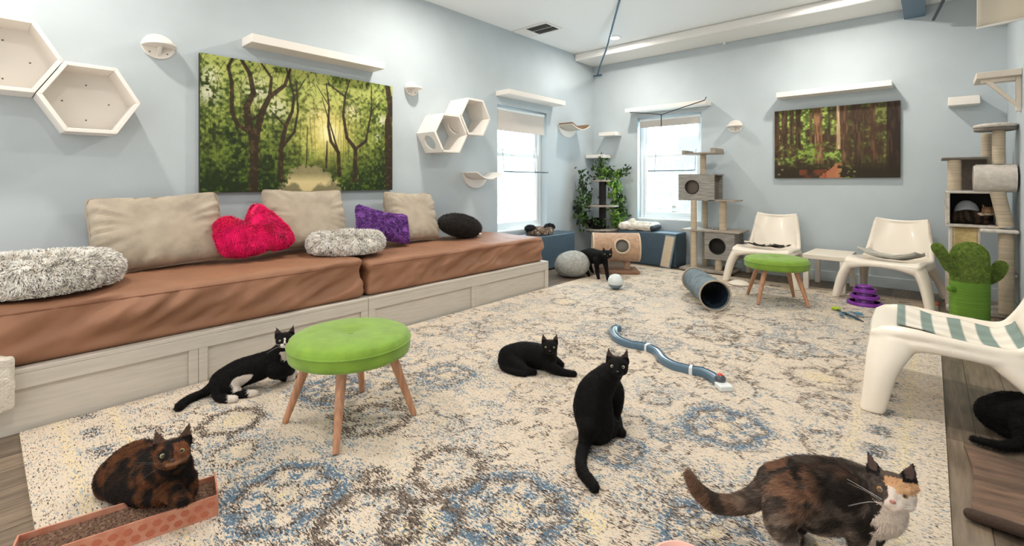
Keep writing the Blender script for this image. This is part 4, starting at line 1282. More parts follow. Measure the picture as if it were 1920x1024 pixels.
# ---------------------------------------------------------------- slate vinyl cubes and the beds on them
o = MB().box((-3.97, 4.1, .012), (-3.66, 5.44, .455)).build('storage_ottoman', NAVY, bevel=.02, seg=3); tag(o, 'long slate blue vinyl ottoman under the left window', 'ottoman')
o = MB().box((-3.34, 6.06, .0005), (-2.5, 6.42, .455)).build('storage_ottoman', NAVY, bevel=.02, seg=3); tag(o, 'slate blue vinyl ottoman under the far window', 'ottoman')
# leopard bed
e = empty('cuddle_bed', 'brown speckled oval pet bed with black corners on the left ottoman', 'pet bed', (-3.8, 4.83, .456))
mb = MB().tube([(.11 * math.cos(2 * math.pi * i / 30), .17 * math.sin(2 * math.pi * i / 30), .045) for i in range(31)], .042, 12, cap=False).lathe([(.001, .004), (.12, .004), (.12, .04), (.001, .04)], 24, sy=1.4)
def lc(c):
    b = np.tile(lin((150, 128, 108)), (len(c), 1)); k = vn(c, 60, 2) > .55; b[k] = lin((96, 78, 64)); k = vn(c, 45, 9) > .72; b[k] = lin((212, 200, 186)); return b
me = remeshed(mb, .009, 4); f = furred(me, lc(co_of(me)), 8000, .014, .004, (0, 0, -.3), .6, 3); mobj('plush_cover', f, SHAG, e)
for (x, y) in ((.03, .17), (-.02, -.17)):
    mb = MB().ell((x, y, .085), (.06, .055, .03)); me = remeshed(mb, .008, 2)
    f = furred(me, np.tile(lin((24, 24, 28)), (len(me.vertices), 1)), 3500, .03, .004, (0, .2, -.5), .5, 4); mobj('black_trim', f, SHAG, e)
# white fleece bed
e = empty('bolster_bed', 'white fleece rectangular pet bed with dark end on the far ottoman', 'pet bed', (-3.1, 6.22, .456), R(4))
mb = MB().tube([(-.2, -.12, .05), (.2, -.12, .05)], .05, 12, cap='round').tube([(-.2, .12, .06), (.2, .12, .06)], .055, 12, cap='round').tube([(-.21, -.12, .055), (-.21, .12, .06)], .05, 12, cap='round').tube([(.21, -.12, .055), (.21, .12, .06)], .045, 12, cap='round').box((-.2, -.12, .004), (.2, .12, .05)).tube([(-.19, .05, .1), (-.13, .09, .13)], .03, 10, cap='round')
me = remeshed(mb, .01, 6); co = co_of(me); co += (np.stack([vn(co, 30, k) for k in range(3)], 1) - .5) * .02; co[:, 2] = np.maximum(co[:, 2], .001); me.vertices.foreach_set('co', co.ravel()); me.shade_smooth()
mobj('fleece_cover', me, FL, e)
MB().tube([(.235, -.13, .045), (.24, 0, .05), (.235, .13, .05)], .035, 12, cap='round').build('dark_end', M('dark_grey_cloth', (58, 62, 70), .9), e)

# leaning scratcher
m = Matrix.Translation((-2.6, 5.93, .014)) @ Matrix.Rotation(R(-6), 4, 'Z') @ Matrix.Rotation(R(-15), 4, 'X') @ Matrix.Rotation(R(3), 4, 'Y')
e = empty('leaning_scratcher', 'narrow sisal scratch board with blue grey rim leaning on the far ottoman', 'scratcher'); e.matrix_world = m
MB().box((-.075, 0, 0), (.075, .03, .43)).build('tray', M('bluegrey_tray', (112, 128, 136), .5), e, bevel=.006)
MB().box((-.06, -.006, .015), (.06, .001, .415)).build('scratch_pad', SISAL, e, bevel=.002)

# carpeted barrel
e = empty('carpet_barrel', 'beige carpeted cat barrel on a post in front of the far ottoman', 'cat barrel', (-2.95, 5.28, .012), R(36))
mb = MB().tube([(-.275, 0, .31), (.275, 0, .31)], .17, 40)
# open the hole by a dark recess: build the drum wall around it
def drum():
    mb = MB(); r, L, n1, n2 = .17, .275, 72, 60
    vs, keep = [], []
    for i in range(n1 + 1):
        for j in range(n2):
            x = -L + 2 * L * i / n1; a = 2 * math.pi * j / n2
            vs.append((x, -math.cos(a) * r, .31 + math.sin(a) * r))
    fs = []
    hx, ha = .06, R(12)
    for i in range(n1):
        for j in range(n2):
            x = -L + 2 * L * (i + .5) / n1; a = 2 * math.pi * (j + .5) / n2
            if a > math.pi: a -= 2 * math.pi
            if math.hypot(x - hx, (a - ha) * r) < .085: continue
            fs.append((i * n2 + j, i * n2 + (j + 1) % n2, (i + 1) * n2 + (j + 1) % n2, (i + 1) * n2 + j))
    fs.append(tuple(range(n2))); fs.append(tuple(n1 * n2 + j for j in range(n2))[::-1])
    mb.add(vs, fs)
    return mb, (hx, ha, r)
mb, (hx, ha, r) = drum()
CARP = M('tan_carpet', (206, 168, 138), .98, var=.12, vscale=26, bump=1, bscale=140, sheen=.3)
o = mb.build('barrel', CARP, e, solid=.014, angle=60)
MB().tube([(hx + .088 * math.cos(t), -math.cos(ha + .088 * math.sin(t) / r) * (r + .004), .31 + math.sin(ha + .088 * math.sin(t) / r) * (r + .004)) for t in [2 * math.pi * i / 40 for i in range(41)]], .012, 8, cap=False).build('hole_rim', M('pale_carpet', (226, 204, 176), .98, bump=1, bscale=150), e)
MB().tube([(-.25, 0, .31), (.25, 0, .31)], .145, 24).build('lining', M('grey_lining', (112, 108, 102), .95), e)
for s in (-1, 1):
    MB().tube([(s * .277, -math.cos(t) * .168, .31 + math.sin(t) * .168) for t in [2 * math.pi * i / 40 for i in range(41)]], .012, 8, cap=False).build('end_rim', M('pale_carpet'), e)
MB().tube([(.14, 0, .04), (.14, 0, .15)], .04, 16).build('post', CARP, e)
MB().box((-.2, -.17, 0), (.27, .17, .04)).build('base_plate', M('brown_carpet', (160, 122, 98), .98, var=.12, vscale=26, bump=1, bscale=140), e, bevel=.01)
# ---------------------------------------------------------------- grey box cat tree by the far window
def hole_box(e, x0, x1, y0, y1, z0, z1, hx, hz, hr, mat, open_side=None, name='hideaway_box'):
    """box with a round hole in its front (y0) wall, dark inside"""
    t = .014
    n_ = 48
    mb = MB()
    out = []
    for i in range(n_):
        a = 2 * math.pi * i / n_; c, s = math.cos(a), math.sin(a)
        L = [(x1 - hx) / c if c > 1e-6 else 1e9, (x0 - hx) / c if c < -1e-6 else 1e9, (z1 - hz) / s if s > 1e-6 else 1e9, (z0 - hz) / s if s < -1e-6 else 1e9]
        k = min(L); out.append([hx + c * k, hz + s * k])
    for cx, cz in ((x0, z0), (x1, z0), (x1, z1), (x0, z1)):
        j = min(range(n_), key=lambda q: math.hypot(out[q][0] - cx, out[q][1] - cz)); out[j] = [cx, cz]
    vs = []
    for yy in (y0, y0 + t):
        for i in range(n_):
            a = 2 * math.pi * i / n_
            vs.append((out[i][0], yy, out[i][1])); vs.append((hx + hr * math.cos(a), yy, hz + hr * math.sin(a)))
    fs = []
    for i in range(n_):
        j = (i + 1) % n_
        fs += [(2 * i, 2 * j, 2 * j + 1, 2 * i + 1), (2 * n_ + 2 * i, 2 * n_ + 2 * i + 1, 2 * n_ + 2 * j + 1, 2 * n_ + 2 * j), (2 * i + 1, 2 * j + 1, 2 * n_ + 2 * j + 1, 2 * n_ + 2 * i + 1), (2 * i, 2 * n_ + 2 * i, 2 * n_ + 2 * j, 2 * j)]
    mb.add(vs, fs)
    b0 = y0 + t
    mb.box((x0, b0, z0), (x1, y1, z0 + t)); mb.box((x0, b0, z1 - t), (x1, y1, z1)); mb.box((x0, b0, z0 + t), (x0 + t, y1, z1 - t))
    if open_side != 'R': mb.box((x1 - t, b0, z0 + t), (x1, y1, z1 - t))
    mb.box((x0 + t, y1 - t, z0 + t), (x1 - t, y1, z1 - t))
    o = mb.build(name, mat, e, smooth=False)
    MB().tube([(hx + (hr - .003) * math.cos(2 * math.pi * i / 40), y0 - .001, hz + (hr - .003) * math.sin(2 * math.pi * i / 40)) for i in range(41)], .006, 8, cap=False).build('hole_rim', BLACK, o)
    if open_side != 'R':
        MB().box((x0 + t + .002, y0 + .06, z0 + t + .002), (x1 - t - .002, y1 - t - .002, z1 - t - .002)).build('interior', DARKIN, o, smooth=False)  # solid dark block filling the box behind its hole
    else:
        MB().box((x0 + t + .002, y0 + .05, z0 + t + .002), (x1 - .06, y1 - t - .002, z1 - t - .002)).build('interior', M('taupe_lining', (110, 100, 90), .95), o, smooth=False)
    return o
e = empty('cat_tree', 'tall grey woodgrain cat tree with two round hole boxes beside the far window', 'cat tree', (0, 0, 0))
def post(e, x, y, z0, z1, r, mat=SISAL, name='post', dx=0):
    return MB().tube([(x, y, z0), (x + dx, y, z1)], r, 18).build(name, mat, e, bevel=.003)
MB().box((-2.42, 5.97, .012), (-1.8, 6.4, .045)).build('base_board', GREYW2, e, bevel=.004)
post(e, -2.255, 6.03, .0455, .515, .04); post(e, -2.255, 6.03, .5355, .9, .037)
post(e, -2.21, 6.3, .0455, .515, .036); post(e, -2.21, 6.3, .5355, .9, .034)
post(e, -1.96, 6.06, .0455, .18, .042)
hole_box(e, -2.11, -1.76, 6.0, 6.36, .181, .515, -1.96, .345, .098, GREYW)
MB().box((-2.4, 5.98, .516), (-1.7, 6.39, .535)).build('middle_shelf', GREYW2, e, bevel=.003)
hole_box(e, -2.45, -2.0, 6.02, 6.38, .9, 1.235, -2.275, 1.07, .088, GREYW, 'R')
MB().box((-2.08, 6.02, .895), (-1.76, 6.34, .912)).build('side_shelf', GREYW2, e, bevel=.003)
post(e, -1.93, 6.12, .5355, .895, .044)
post(e, -2.2, 6.2, 1.2355, 1.49, .037)
mb = MB().box((-2.42, 6.05, 1.49), (-2.0, 6.37, 1.505)).box((-2.06, 6.05, 1.505), (-2.0, 6.37, 1.56)).box((-2.42, 6.05, 1.505), (-2.38, 6.37, 1.545)).box((-2.38, 6.33, 1.505), (-2.06, 6.37, 1.53))
mb.build('top_lounger', GREYW2, e, bevel=.006)
MB().lathe([(.001, .536), (.02, .536), (.022, .55), (.001, .57)], 12, mat=Matrix.Translation((-2.05, 6.12, 0))).build('small_toy', M('grey_toy', (150, 146, 140), .9), e)

# ---------------------------------------------------------------- beige cat tree at the right wall
e = empty('cat_tree', 'tall beige plush cat tree in the right corner, tabby in its open box', 'cat tree', (0, 0, 0))
PL = M('cat_tree_plush', (226, 216, 204), .95, var=.1, vscale=24, bump=.9, bscale=150, sheen=.3)
PLD = M('taupe_plush', (128, 118, 108), .95, var=.12, vscale=24, bump=.9, bscale=150, sheen=.3)
MB().box((.1, 5.62, .0), (.515, 6.2, .05)).build('base_plate', PL, e, bevel=.012)
MB().prism([(.27 + .135 * (1 + math.cos(t)) , 5.7 + .17 * math.sin(t)) for t in [2 * math.pi * i / 30 for i in range(30)]], 1.59, 1.62).build('top_perch', PL, e, bevel=.012)
MB().prism([(.275 + .13 * (1 + math.cos(t)) , 5.7 + .155 * math.sin(t)) for t in [2 * math.pi * i / 30 for i in range(30)]], 1.565, 1.589).build('top_perch_board', PLD, e, bevel=.006)
post(e, .425, 5.65, 1.285, 1.565, .04); post(e, .37, 5.95, 1.1, 1.565, .035)
o = MB().tube([(.285, 5.66, 1.165), (.525, 5.66, 1.165)], .118, 32).build('tunnel_barrel', PL, e, angle=50)
MB().tube([(.283, 5.66 + .1 * math.cos(t), 1.165 + .1 * math.sin(t)) for t in [2 * math.pi * i / 30 for i in range(31)]], .012, 8, cap=False).build('barrel_rim', PL, o)
MB().box((.07, 5.62, 1.33), (.37, 5.98, 1.348)).build('left_shelf', PLD, e, bevel=.006)
post(e, .155, 5.68, 1.06, 1.329, .046)
MB().box((.2, 5.9, 1.06), (.37, 5.97, 1.329)).build('back_panel', PLD, e, smooth=False)
mb = MB(); t = .02
mb.box((.1, 5.62, .745), (.44, 6.0, .765)).box((.1, 5.62, 1.035), (.44, 6.0, 1.055)).box((.1, 5.62, .765), (.125, 6.0, 1.035)).box((.415, 5.75, .765), (.44, 6.0, 1.035)).box((.125, 5.98, .765), (.415, 6.0, 1.035))
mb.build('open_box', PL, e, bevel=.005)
MB().box((.126, 5.965, .767), (.414, 5.979, 1.033)).build('interior', DARKIN, e, smooth=False)  # dark sheet across the back of the open box
MB().ell((.24, 5.86, .86), (.085, .06, .11)).build('white_cushion', M('pale_cloth', (176, 180, 184), .9), e)
MB().tube([(.415, 5.62, 1.05), (.465, 5.6, .76)], .048, 18).build('post', SISAL, e)
MB().box((.31, 5.5, .715), (.53, 5.72, .742)).build('right_shelf', PL, e, bevel=.01)
post(e, .465, 5.6, .051, .714, .048)
MB().box((.12, 5.66, .42), (.145, 5.9, .7445)).box((.3, 5.66, .42), (.32, 5.9, .7445)).build('scratch_frame', PL, e, bevel=.005)
MB().grid(lambda u, v: (.146 + .153 * u, 5.67 + .03 * math.sin(u * math.pi), .44 + .3 * v), 14, 6).build('scratch_pad', M('yellow_sisal', (220, 194, 138), .9, var=.1, vscale=30, bump=.8, bscale=90), e, solid=.012)
post(e, .15, 5.74, .051, .42, .055, M('pale_plush', (206, 192, 176), .98, bump=1, bscale=70))
MB().box((.13, 5.6, .35), (.53, 6.1, .375)).build('lower_shelf', PL, e, bevel=.01)
post(e, .27, 6.0, .3755, .744, .045, PLD)

# ---------------------------------------------------------------- leafy cat tree in the corner
e = empty('leafy_cat_tree', 'cat tree with dark post and leaf covered shelves in the corner between windows', 'cat tree', (-3.63, 6.08, 0))
BARK = M('dark_carpet_post', (34, 30, 28), .95)
MB().lathe([(.001, .003), (.27, .003), (.27, .03), (.001, .03)], 36).build('base_plate', GREYW2, e)
MB().tube([(.02, 0, .03), (.02, 0, 1.14)], .052, 18).build('post', BARK, e)
for r, z in ((.24, .43), (.25, .775), (.15, 1.14)):
    MB().lathe([(.001, z), (r, z), (r, z + .022), (.001, z + .022)], 36).build('round_shelf', GREYW2, e, bevel=.003)
LEAF = M('leaf_green', (72, 104, 46), .45, col2=(24, 40, 24), vscale=5)
LEAFL = M('leaf_light', (142, 178, 74), .45, col2=(80, 122, 52), vscale=9)
STEM = M('vine_stem', (70, 62, 40), .8)
rng = random.Random(12)
def vine(pts, nleaf, spread, size, mat, k=0):
    f = MB(); L = len(pts) - 1
    for i in range(nleaf):
        t = rng.random() * L; a = int(min(t, L - 1e-6)); q = t - a
        p = Vector(pts[a]).lerp(Vector(pts[a + 1]), q) + Vector([rng.gauss(0, spread) for _ in range(3)])
        s = size * rng.uniform(.7, 1.25)
        m = Matrix.Translation(p) @ Euler((rng.uniform(-1.2, 1.2), rng.uniform(-.9, .9), rng.random() * 6.3)).to_matrix().to_4x4() @ Matrix.Rotation(R(60), 4, 'X')
        w_ = s * .28
        f.add([(0, 0, 0), (-w_, s * .3, .01), (0, s * .35, -.006), (w_, s * .3, .01), (-w_ * .8, s * .68, .012), (0, s * .7, 0), (w_ * .8, s * .68, .012), (0, s, -.01)],
              [(0, 2, 1), (0, 3, 2), (1, 2, 5, 4), (2, 3, 6, 5), (4, 5, 7), (5, 6, 7)], 0, m)
    f.build('vine_leaves', mat, e)
    MB().tube(pts, .004, 6, sub=4).build('vine_stem', STEM, e)
def P_(px, z, dy=0):
    """offset in the tree's own frame from a horizontal position along the picture plane"""
    return (px * .748, px * .663 + dy, z)
V_ = [([P_(-.3, 1.3), P_(-.27, 1.12), P_(-.25, .95)], 70, .035, .07, LEAF), ([P_(-.22, .95), P_(-.27, .8), P_(-.3, .62), P_(-.25, .48)], 150, .055, .07, LEAF),
      ([P_(-.36, .85), P_(-.33, .7)], 30, .03, .065, LEAF), ([P_(-.27, .62), P_(-.22, .48)], 26, .03, .08, LEAFL),
      ([P_(-.1, 1.17), P_(-.03, 1.3), P_(.02, 1.42)], 80, .045, .065, LEAF), ([P_(.0, 1.17), P_(.05, 1.32)], 50, .035, .07, LEAFL), ([P_(-.02, 1.4), P_(-.01, 1.52)], 14, .02, .06, LEAF),
      ([P_(.1, 1.18), P_(.16, 1.3)], 40, .03, .065, LEAF), ([P_(.14, 1.14), P_(.22, 1.0), P_(.2, .85)], 90, .045, .085, LEAFL),
      ([P_(.24, 1.18), P_(.32, 1.24), P_(.41, 1.33)], 34, .025, .075, LEAF), ([P_(.2, 1.26), P_(.24, 1.2)], 16, .02, .07, LEAFL),
      ([P_(.16, .72), P_(.24, .6), P_(.2, .48)], 70, .045, .085, LEAFL), ([P_(.24, .95), P_(.27, .78), P_(.3, .6)], 90, .045, .07, LEAF), ([P_(.3, .72), P_(.4, .62)], 24, .025, .06, LEAF),
      ([P_(-.1, .52, -.12), P_(.1, .5, -.12)], 50, .035, .07, LEAF), ([P_(-.18, .85, -.1), P_(-.12, .8, -.15)], 26, .04, .06, LEAF)]
for a in V_: vine(*a)

# ---------------------------------------------------------------- floor toys
e = empty('play_tunnel', 'grey fabric cat play tunnel lying on the rug with its open end forward', 'cat tunnel', (-1.40, 4.24, .145))
ax = Vector((-1.80, 4.83, 0)) - Vector((-1.40, 4.24, 0)); ang = math.atan2(ax.y, ax.x); e.rotation_euler = (0, 0, ang)
TUN = M('grey_tunnel_cloth', (118, 132, 138), .75, var=.18, vscale=14, bump=.4, bscale=60)
L = ax.length
o = MB().grid(lambda u, v: (u * L, math.cos(v * 2 * math.pi) * (.128 - .012 * abs(math.sin(u * L * 26)) - .012 * u), math.sin(v * 2 * math.pi) * (.128 - .012 * abs(math.sin(u * L * 26)) - .012 * u)), 60, 48, close_v=True).build('tunnel_tube', TUN, e, solid=.004, angle=180)
MB().grid(lambda u, v: (.02 + u * L * .95, math.cos(v * 2 * math.pi) * .106, math.sin(v * 2 * math.pi) * .106), 12, 36, close_v=True).build('interior', M('navy_crinkle', (38, 50, 64), .3, bump=1.0, bscale=22), e, angle=180)
for x, r_ in ((0, .13), (L, .118)):
    MB().tube([(x, r_ * math.cos(t), r_ * math.sin(t)) for t in [2 * math.pi * i / 48 for i in range(49)]], .008, 8, cap=False).build('end_hoop', M('tan_binding', (170, 156, 138), .8), e)
MB().lathe([(.001, 0), (.1, 0), (.1, .004), (.001, .004)], 30, mat=Matrix.Translation((L * .93, 0, 0)) @ Matrix.Rotation(R(90), 4, 'Y')).build('end_flap', M('navy_crinkle'), e)

e = empty('felt_cave', 'round grey felt cat cave standing on the rug at the bench end', 'cat cave', (-3.22, 4.72, .012))
FELT = M('grey_felt', (182, 182, 176), .98, var=.15, vscale=30, bump=.8, bscale=140)
def cave(u, v):
    th = u * math.pi; ph = v * 2 * math.pi
    x, y, z = math.sin(th) * math.cos(ph), math.sin(th) * math.sin(ph), -math.cos(th)
    return (x * .215 * (1 + .04 * math.cos(3 * ph)), y * .2, max(.0, .135 + z * .165 + .02 * x))
MB().grid(cave, 24, 40, close_v=True).build('felt_shell', FELT, e, angle=180)
band = []
for i in range(61):
    t = 2 * math.pi * i / 60
    d = Euler((R(20), R(55), 0)).to_matrix() @ Vector((math.cos(t), math.sin(t), 0))
    th = math.acos(max(-1, min(1, -d.z))); ph = math.atan2(d.y, d.x)
    band.append(Vector(cave(th / math.pi, ph / (2 * math.pi))) + Vector((0, 0, .003)))
MB().tube(band, .006, 6, cap=False).build('seam_band', M('dark_felt', (110, 110, 106), .98), e)

e = empty('activity_ball', 'round toy ball with clear top and blue grey base near the walking black cat', 'ball', (-2.47, 4.42, .012))
mb = MB(); prof = [(max(math.sin(t), .01) * .08, .08 - math.cos(t) * .08) for t in [math.pi * i / 20 for i in range(21)]]
mb.lathe(prof[:9], 36); mb.build('base_bowl', M('bluegrey_plastic', (112, 134, 148), .35), e)
MB().lathe(prof[8:], 36).build('clear_dome', M('clear_dome', (236, 242, 244), .15, alpha=.75), e)
MB().ell((0, 0, .09), (.045, .045, .02)).build('inner_disc', M('cream_disc', (232, 222, 210), .6), e)

# ball track
e = empty('ball_track', 'snaking blue grey ball track toy on the rug with white joints', 'toy track', (-1.3, 3.0, .012))
TP = [(-0.465, 0.206), (-0.472, 0.148), (-0.408, 0.04), (-0.322, -0.038), (-0.223, -0.066), (-0.175, -0.051), (-0.108, -0.047), (-0.029, -0.082), (0.055, -0.181), (0.14, -0.231), (0.199, -0.233), (0.249, -0.231), (0.302, -0.216), (0.372, -0.245), (0.435, -0.303)]
def resample(pts, sub=8):
    out = []
    P = [Vector((x, y, 0)) for x, y in pts]
    for i in range(len(P) - 1):
        a, b2, c, d = P[max(i - 1, 0)], P[i], P[i + 1], P[min(i + 2, len(P) - 1)]
        for k in range(sub):
            t = k / sub; out.append(.5 * ((2 * b2) + (c - a) * t + (2 * a - 5 * b2 + 4 * c - d) * t * t + (3 * b2 - a - 3 * c + d) * t ** 3))
    return out + [P[-1]]
Q = resample(TP); N_ = len(Q)
def tsec(i0, i1, prof, name, mat):
    vs = []; m_ = len(prof)
    for i in range(i0, i1 + 1):
        t = (Q[min(i + 1, N_ - 1)] - Q[max(i - 1, 0)]).normalized(); s = Vector((-t.y, t.x, 0))
        for (a, z) in prof: vs.append(Q[i] + s * a + Vector((0, 0, z)))
    n_ = i1 - i0
    fs = [(i * m_ + k, i * m_ + (k + 1) % m_, (i + 1) * m_ + (k + 1) % m_, (i + 1) * m_ + k) for i in range(n_) for k in range(m_)]
    fs += [tuple(range(m_)), tuple(n_ * m_ + k for k in range(m_))[::-1]]
    return MB().add(vs, fs).build(name, mat, e, angle=50)
TRK = M('track_blue', (84, 112, 132), .3, coat=.3)
CLR = M('track_clear', (206, 220, 228), .2, coat=.5)
cut = [0, 48, 88, N_ - 1]
for a, b2 in zip(cut[:-1], cut[1:]):
    tsec(a, b2, [(-.028, 0), (.028, 0), (.03, .02), (.026, .036), (.012, .042), (.01, .03), (-.01, .03), (-.012, .042), (-.026, .036), (-.03, .02)], 'track_segment', TRK)
for c in cut[1:-1]:
    tsec(c - 1, c + 1, [(-.031, 0), (.031, 0), (.034, .02), (.029, .041), (0, .047), (-.029, .041), (-.034, .02)], 'joint', M('joint_white', (228, 232, 232), .4))
tsec(0, N_ - 1, [(-.007, .031), (.007, .031), (.007, .036), (-.007, .036)], 'centre_rail', CLR)
t = (Q[-1] - Q[-4]).normalized(); c = Q[-1] + t * .03
a_ = math.atan2(t.y, t.x)
MB().box((-.025, -.036, 0), (.045, .036, .03), mat=Matrix.Translation(c) @ Matrix.Rotation(a_, 4, 'Z')).build('end_block', M('joint_white'), e, bevel=.006)
MB().ell((Q[-1].x, Q[-1].y, .04), (.03, .03, .026)).build('end_dome', M('smoke_plastic', (70, 76, 84), .25, coat=.5), e)
MB().ell((Q[-1].x, Q[-1].y, .058), (.016, .016, .014)).build('red_ball', M('toy_red', (206, 62, 48), .35), e)

e = empty('tower_toy', 'purple three tier ball tower toy before the right far chair', 'toy tower', (-.455, 5.39, .012))
PUR = M('toy_purple', (126, 50, 156), .35, coat=.2); PURD = M('toy_dark_purple', (60, 26, 76), .5)
for k, (r_, z) in enumerate(((.135, .0), (.112, .06), (.088, .115))):
    MB().lathe([(r_ * .35, z + .004), (r_, z + .0), (r_ * 1.02, z + .012), (r_ * .98, z + .028), (r_ * .86, z + .03), (r_ * .84, z + .014), (r_ * .55, z + .014), (r_ * .5, z + .045), (r_ * .35, z + .05)], 40, cap=False).build('tier', PUR, e)
    MB().lathe([(r_ * .84, z + .0135), (r_ * .56, z + .0135), (r_ * .56, z + .017), (r_ * .84, z + .017)], 30).build('groove', PURD, e)
MB().lathe([(.001, .0), (.04, 0), (.04, .16), (.06, .165), (.055, .175), (.001, .18)], 24).build('core', PUR, e)

e = empty('feather_teaser', 'teaser toy with lime tip and blue feathers lying on the rug', 'cat toy', (-.56, 4.86, .012))
MB().ell((-.06, .1, .018), (.035, .02, .018)).build('lime_tip', M('lime_fluff', (176, 204, 60), .8, bump=.8, bscale=120), e)
MB().tube([(-.05, .08, .012), (.03, -.02, .012), (.1, -.12, .014), (.16, -.2, .012)], [.006, .007, .008, .004], 8, sub=4).build('dark_feather', M('dark_teal', (44, 58, 66), .7), e)
mb = MB()
rng = random.Random(4)
for i in range(26):
    s = rng.uniform(.05, .11); a = rng.uniform(-1.6, -.4); p = (rng.uniform(-.03, .09), rng.uniform(-.12, .06), .008 + rng.random() * .02)
    mb.add([(0, 0, 0), (s * .5, -.01, .006), (s, 0, 0), (s * .5, .01, .004)], [(0, 1, 2, 3)], 0, Matrix.Translation(p) @ Matrix.Rotation(a, 4, 'Z'))
mb.build('blue_feathers', M('blue_feather', (98, 140, 164), .8), e)
MB().lathe([(.001, 0), (.035, 0), (.03, .012), (.001, .014)], 16, mat=Matrix.Translation((.1, .09, 0))).build('blue_puff', M('blue_feather'), e)

for (x, y, r_, lb) in ((.035, 5.78, .023, 'small orange toy ball on the wood floor beside the right far chair'), (.505, 5.52, .028, 'small orange toy ball at the foot of the beige cat tree')):
    o = MB().ell((0, 0, 0), (r_, r_, r_), 20, 12).build('toy_ball', M('toy_orange', (224, 128, 90), .5)); o.location = (x, y, r_); tag(o, lb, 'ball', 'small orange toy balls')

# cactus scratcher
e = empty('cactus_scratcher', 'green cactus shaped scratching post with two arms at the right', 'scratching post', (.225, 5.13, 0))
LG = M('cactus_sisal', (136, 188, 62), .85, var=.12, vscale=4, vstretch=(1, 1, 50), bump=.8, bscale=60)
MB().lathe([(.001, .002), (.155, .002), (.155, .022), (.001, .022)], 36).build('base_plate', M('base_blue', (54, 82, 100), .9), e)
MB().lathe([(.001, .023), (.118, .023), (.118, .36), (.001, .36)], 40).build('sisal_trunk', LG, e)
def gcol(c): return np.tile(lin((128, 152, 66)), (len(c), 1)) * (.6 + .8 * vn(c, 70, 3))[:, None]
def part_fur(name, mb, n, vox=.01):
    me = remeshed(mb, vox, 5); f = furred(me, gcol(co_of(me)), n * 2, .008, .005, (0, 0, .2), .85, 7, tipmul=1.35); return mobj(name, f, SHAG, e)
part_fur('carpet_dome', MB().tube([(0, 0, .38), (0, 0, .55)], .112, 24, cap='round'), 14000)
Rv = Vector((.748, .663, 0))
def rp(r_, z, d=0): return (Rv.x * r_, Rv.y * r_, z)
part_fur('arm', MB().tube([rp(-.08, .42), rp(-.15, .47), rp(-.2, .55), rp(-.25, .62)], [.036, .037, .037, .036], 14, sub=4, cap='round'), 6000)
part_fur('arm', MB().tube([rp(.08, .37), rp(.15, .38), rp(.21, .42), rp(.245, .475)], [.042, .044, .045, .042], 14, sub=4, cap='round'), 6000)
MB().tube([rp(-.1, .29), rp(-.15, .3)], .022, 12, cap='round').build('bud', M('cactus_bud', (98, 142, 38), .95, bump=1, bscale=120), e)
o = MB().lathe([(.001, .0), (.11, .0), (.13, .045), (.12, .047), (.1, .012), (.001, .012)], 36).build('pet_bowl', M('dark_blue_bowl', (46, 76, 104), .35)); o.location = (.38, 4.93, 0); tag(o, 'dark blue round bowl on the floor beside the cactus post', 'bowl')

o = MB().lathe([(.001, .0), (.1, .0), (.11, .012), (.085, .03), (.045, .045), (.001, .048)], 36).build('pet_dish', M('cream_dish', (226, 216, 200), .5)); o.location = (-1.57, 5.52, .012); tag(o, 'upturned cream dish on the rug by the left far chair', 'dish')
o = MB().lathe([(.001, .004), (.07, .004), (.086, .03), (.092, .042), (.086, .042), (.072, .018), (.001, .018)], 40).build('pink_dish', M('pink_plastic', (240, 190, 176), .4)); o.location = (-.52, 1.315, .012); tag(o, 'pink dish on the rug cut by the bottom edge of the picture', 'dish')

# scratch mat on the wood floor
mb = MB()
mb.grid(lambda u, v: (.1 + .02 * math.sin(v * 3) * (1 - u) + .42 * u, 2.2 - .1 * u + .53 * v, .022 + .02 * math.sin(u * math.pi) * (1 - v) + .012 * v), 30, 30)
e = empty('scratch_mat', 'worn brown scratch mat with dark thick edge on the wood floor at right', 'mat', (0, 0, 0))
mb.build('mat_top', M('worn_brown_mat', (142, 112, 92), .95, col2=(98, 78, 64), vscale=6, vstretch=(1, 4, 1), bump=.9, bscale=80), e, solid=.02)
MB().tube([(.1 + .42 * u / 10, 2.195 - .1 * u / 10, .022 + .02 * math.sin(u / 10 * math.pi)) for u in range(11)], .019, 10, cap='round').build('mat_edge', M('dark_brown_edge', (70, 54, 44), .95, bump=.6, bscale=80), e)

# cardboard scratcher tray
m = Matrix.Translation((-1.96, .09, .0125)) @ Matrix.Rotation(math.atan2(.44, .1), 4, 'Z')
e = empty('scratcher_tray', 'pinkish cardboard scratcher tray filled with brown corrugated board, cat on it', 'scratcher'); e.matrix_world = m
CARD = M('pink_cardboard', (206, 148, 122), .7, col2=(190, 120, 94), vscale=22, bump=.1)
L0, L1, hw_, H_ = -.03, .47, .068, .068
mb = MB()
mb.box((L0, -hw_, 0), (L1, -hw_ + .005, H_)); mb.box((L0 , hw_ - .005, 0), (L1, hw_, H_)); mb.box((L1 - .005, -hw_ + .005, 0), (L1, hw_ - .005, H_ + .012)); mb.box((L0, -hw_ + .005, 0), (L0 + .005, hw_ - .005, H_ ))
mb.build('tray_wall', CARD, e, smooth=False)
h = MB()
for i in range(13):
    for z in (.018, .044):
        cx = L0 + .03 + i * .036 + (.018 if z > .03 else 0)
        h.add([(cx + .013 * math.cos(k * math.pi / 3), -hw_ - .0006, z + .011 * math.sin(k * math.pi / 3)) for k in range(6)], [tuple(range(6))])
h.build('hexagon_print', M('print_rose', (184, 104, 78), .7), e, smooth=False)
rng = np.random.default_rng(2)
def corr(u, v): return (L0 + .006 + (L1 - L0 - .012) * u, -hw_ + .006 + (2 * hw_ - .012) * v, .05)
mb = MB().grid(corr, 150, 50)
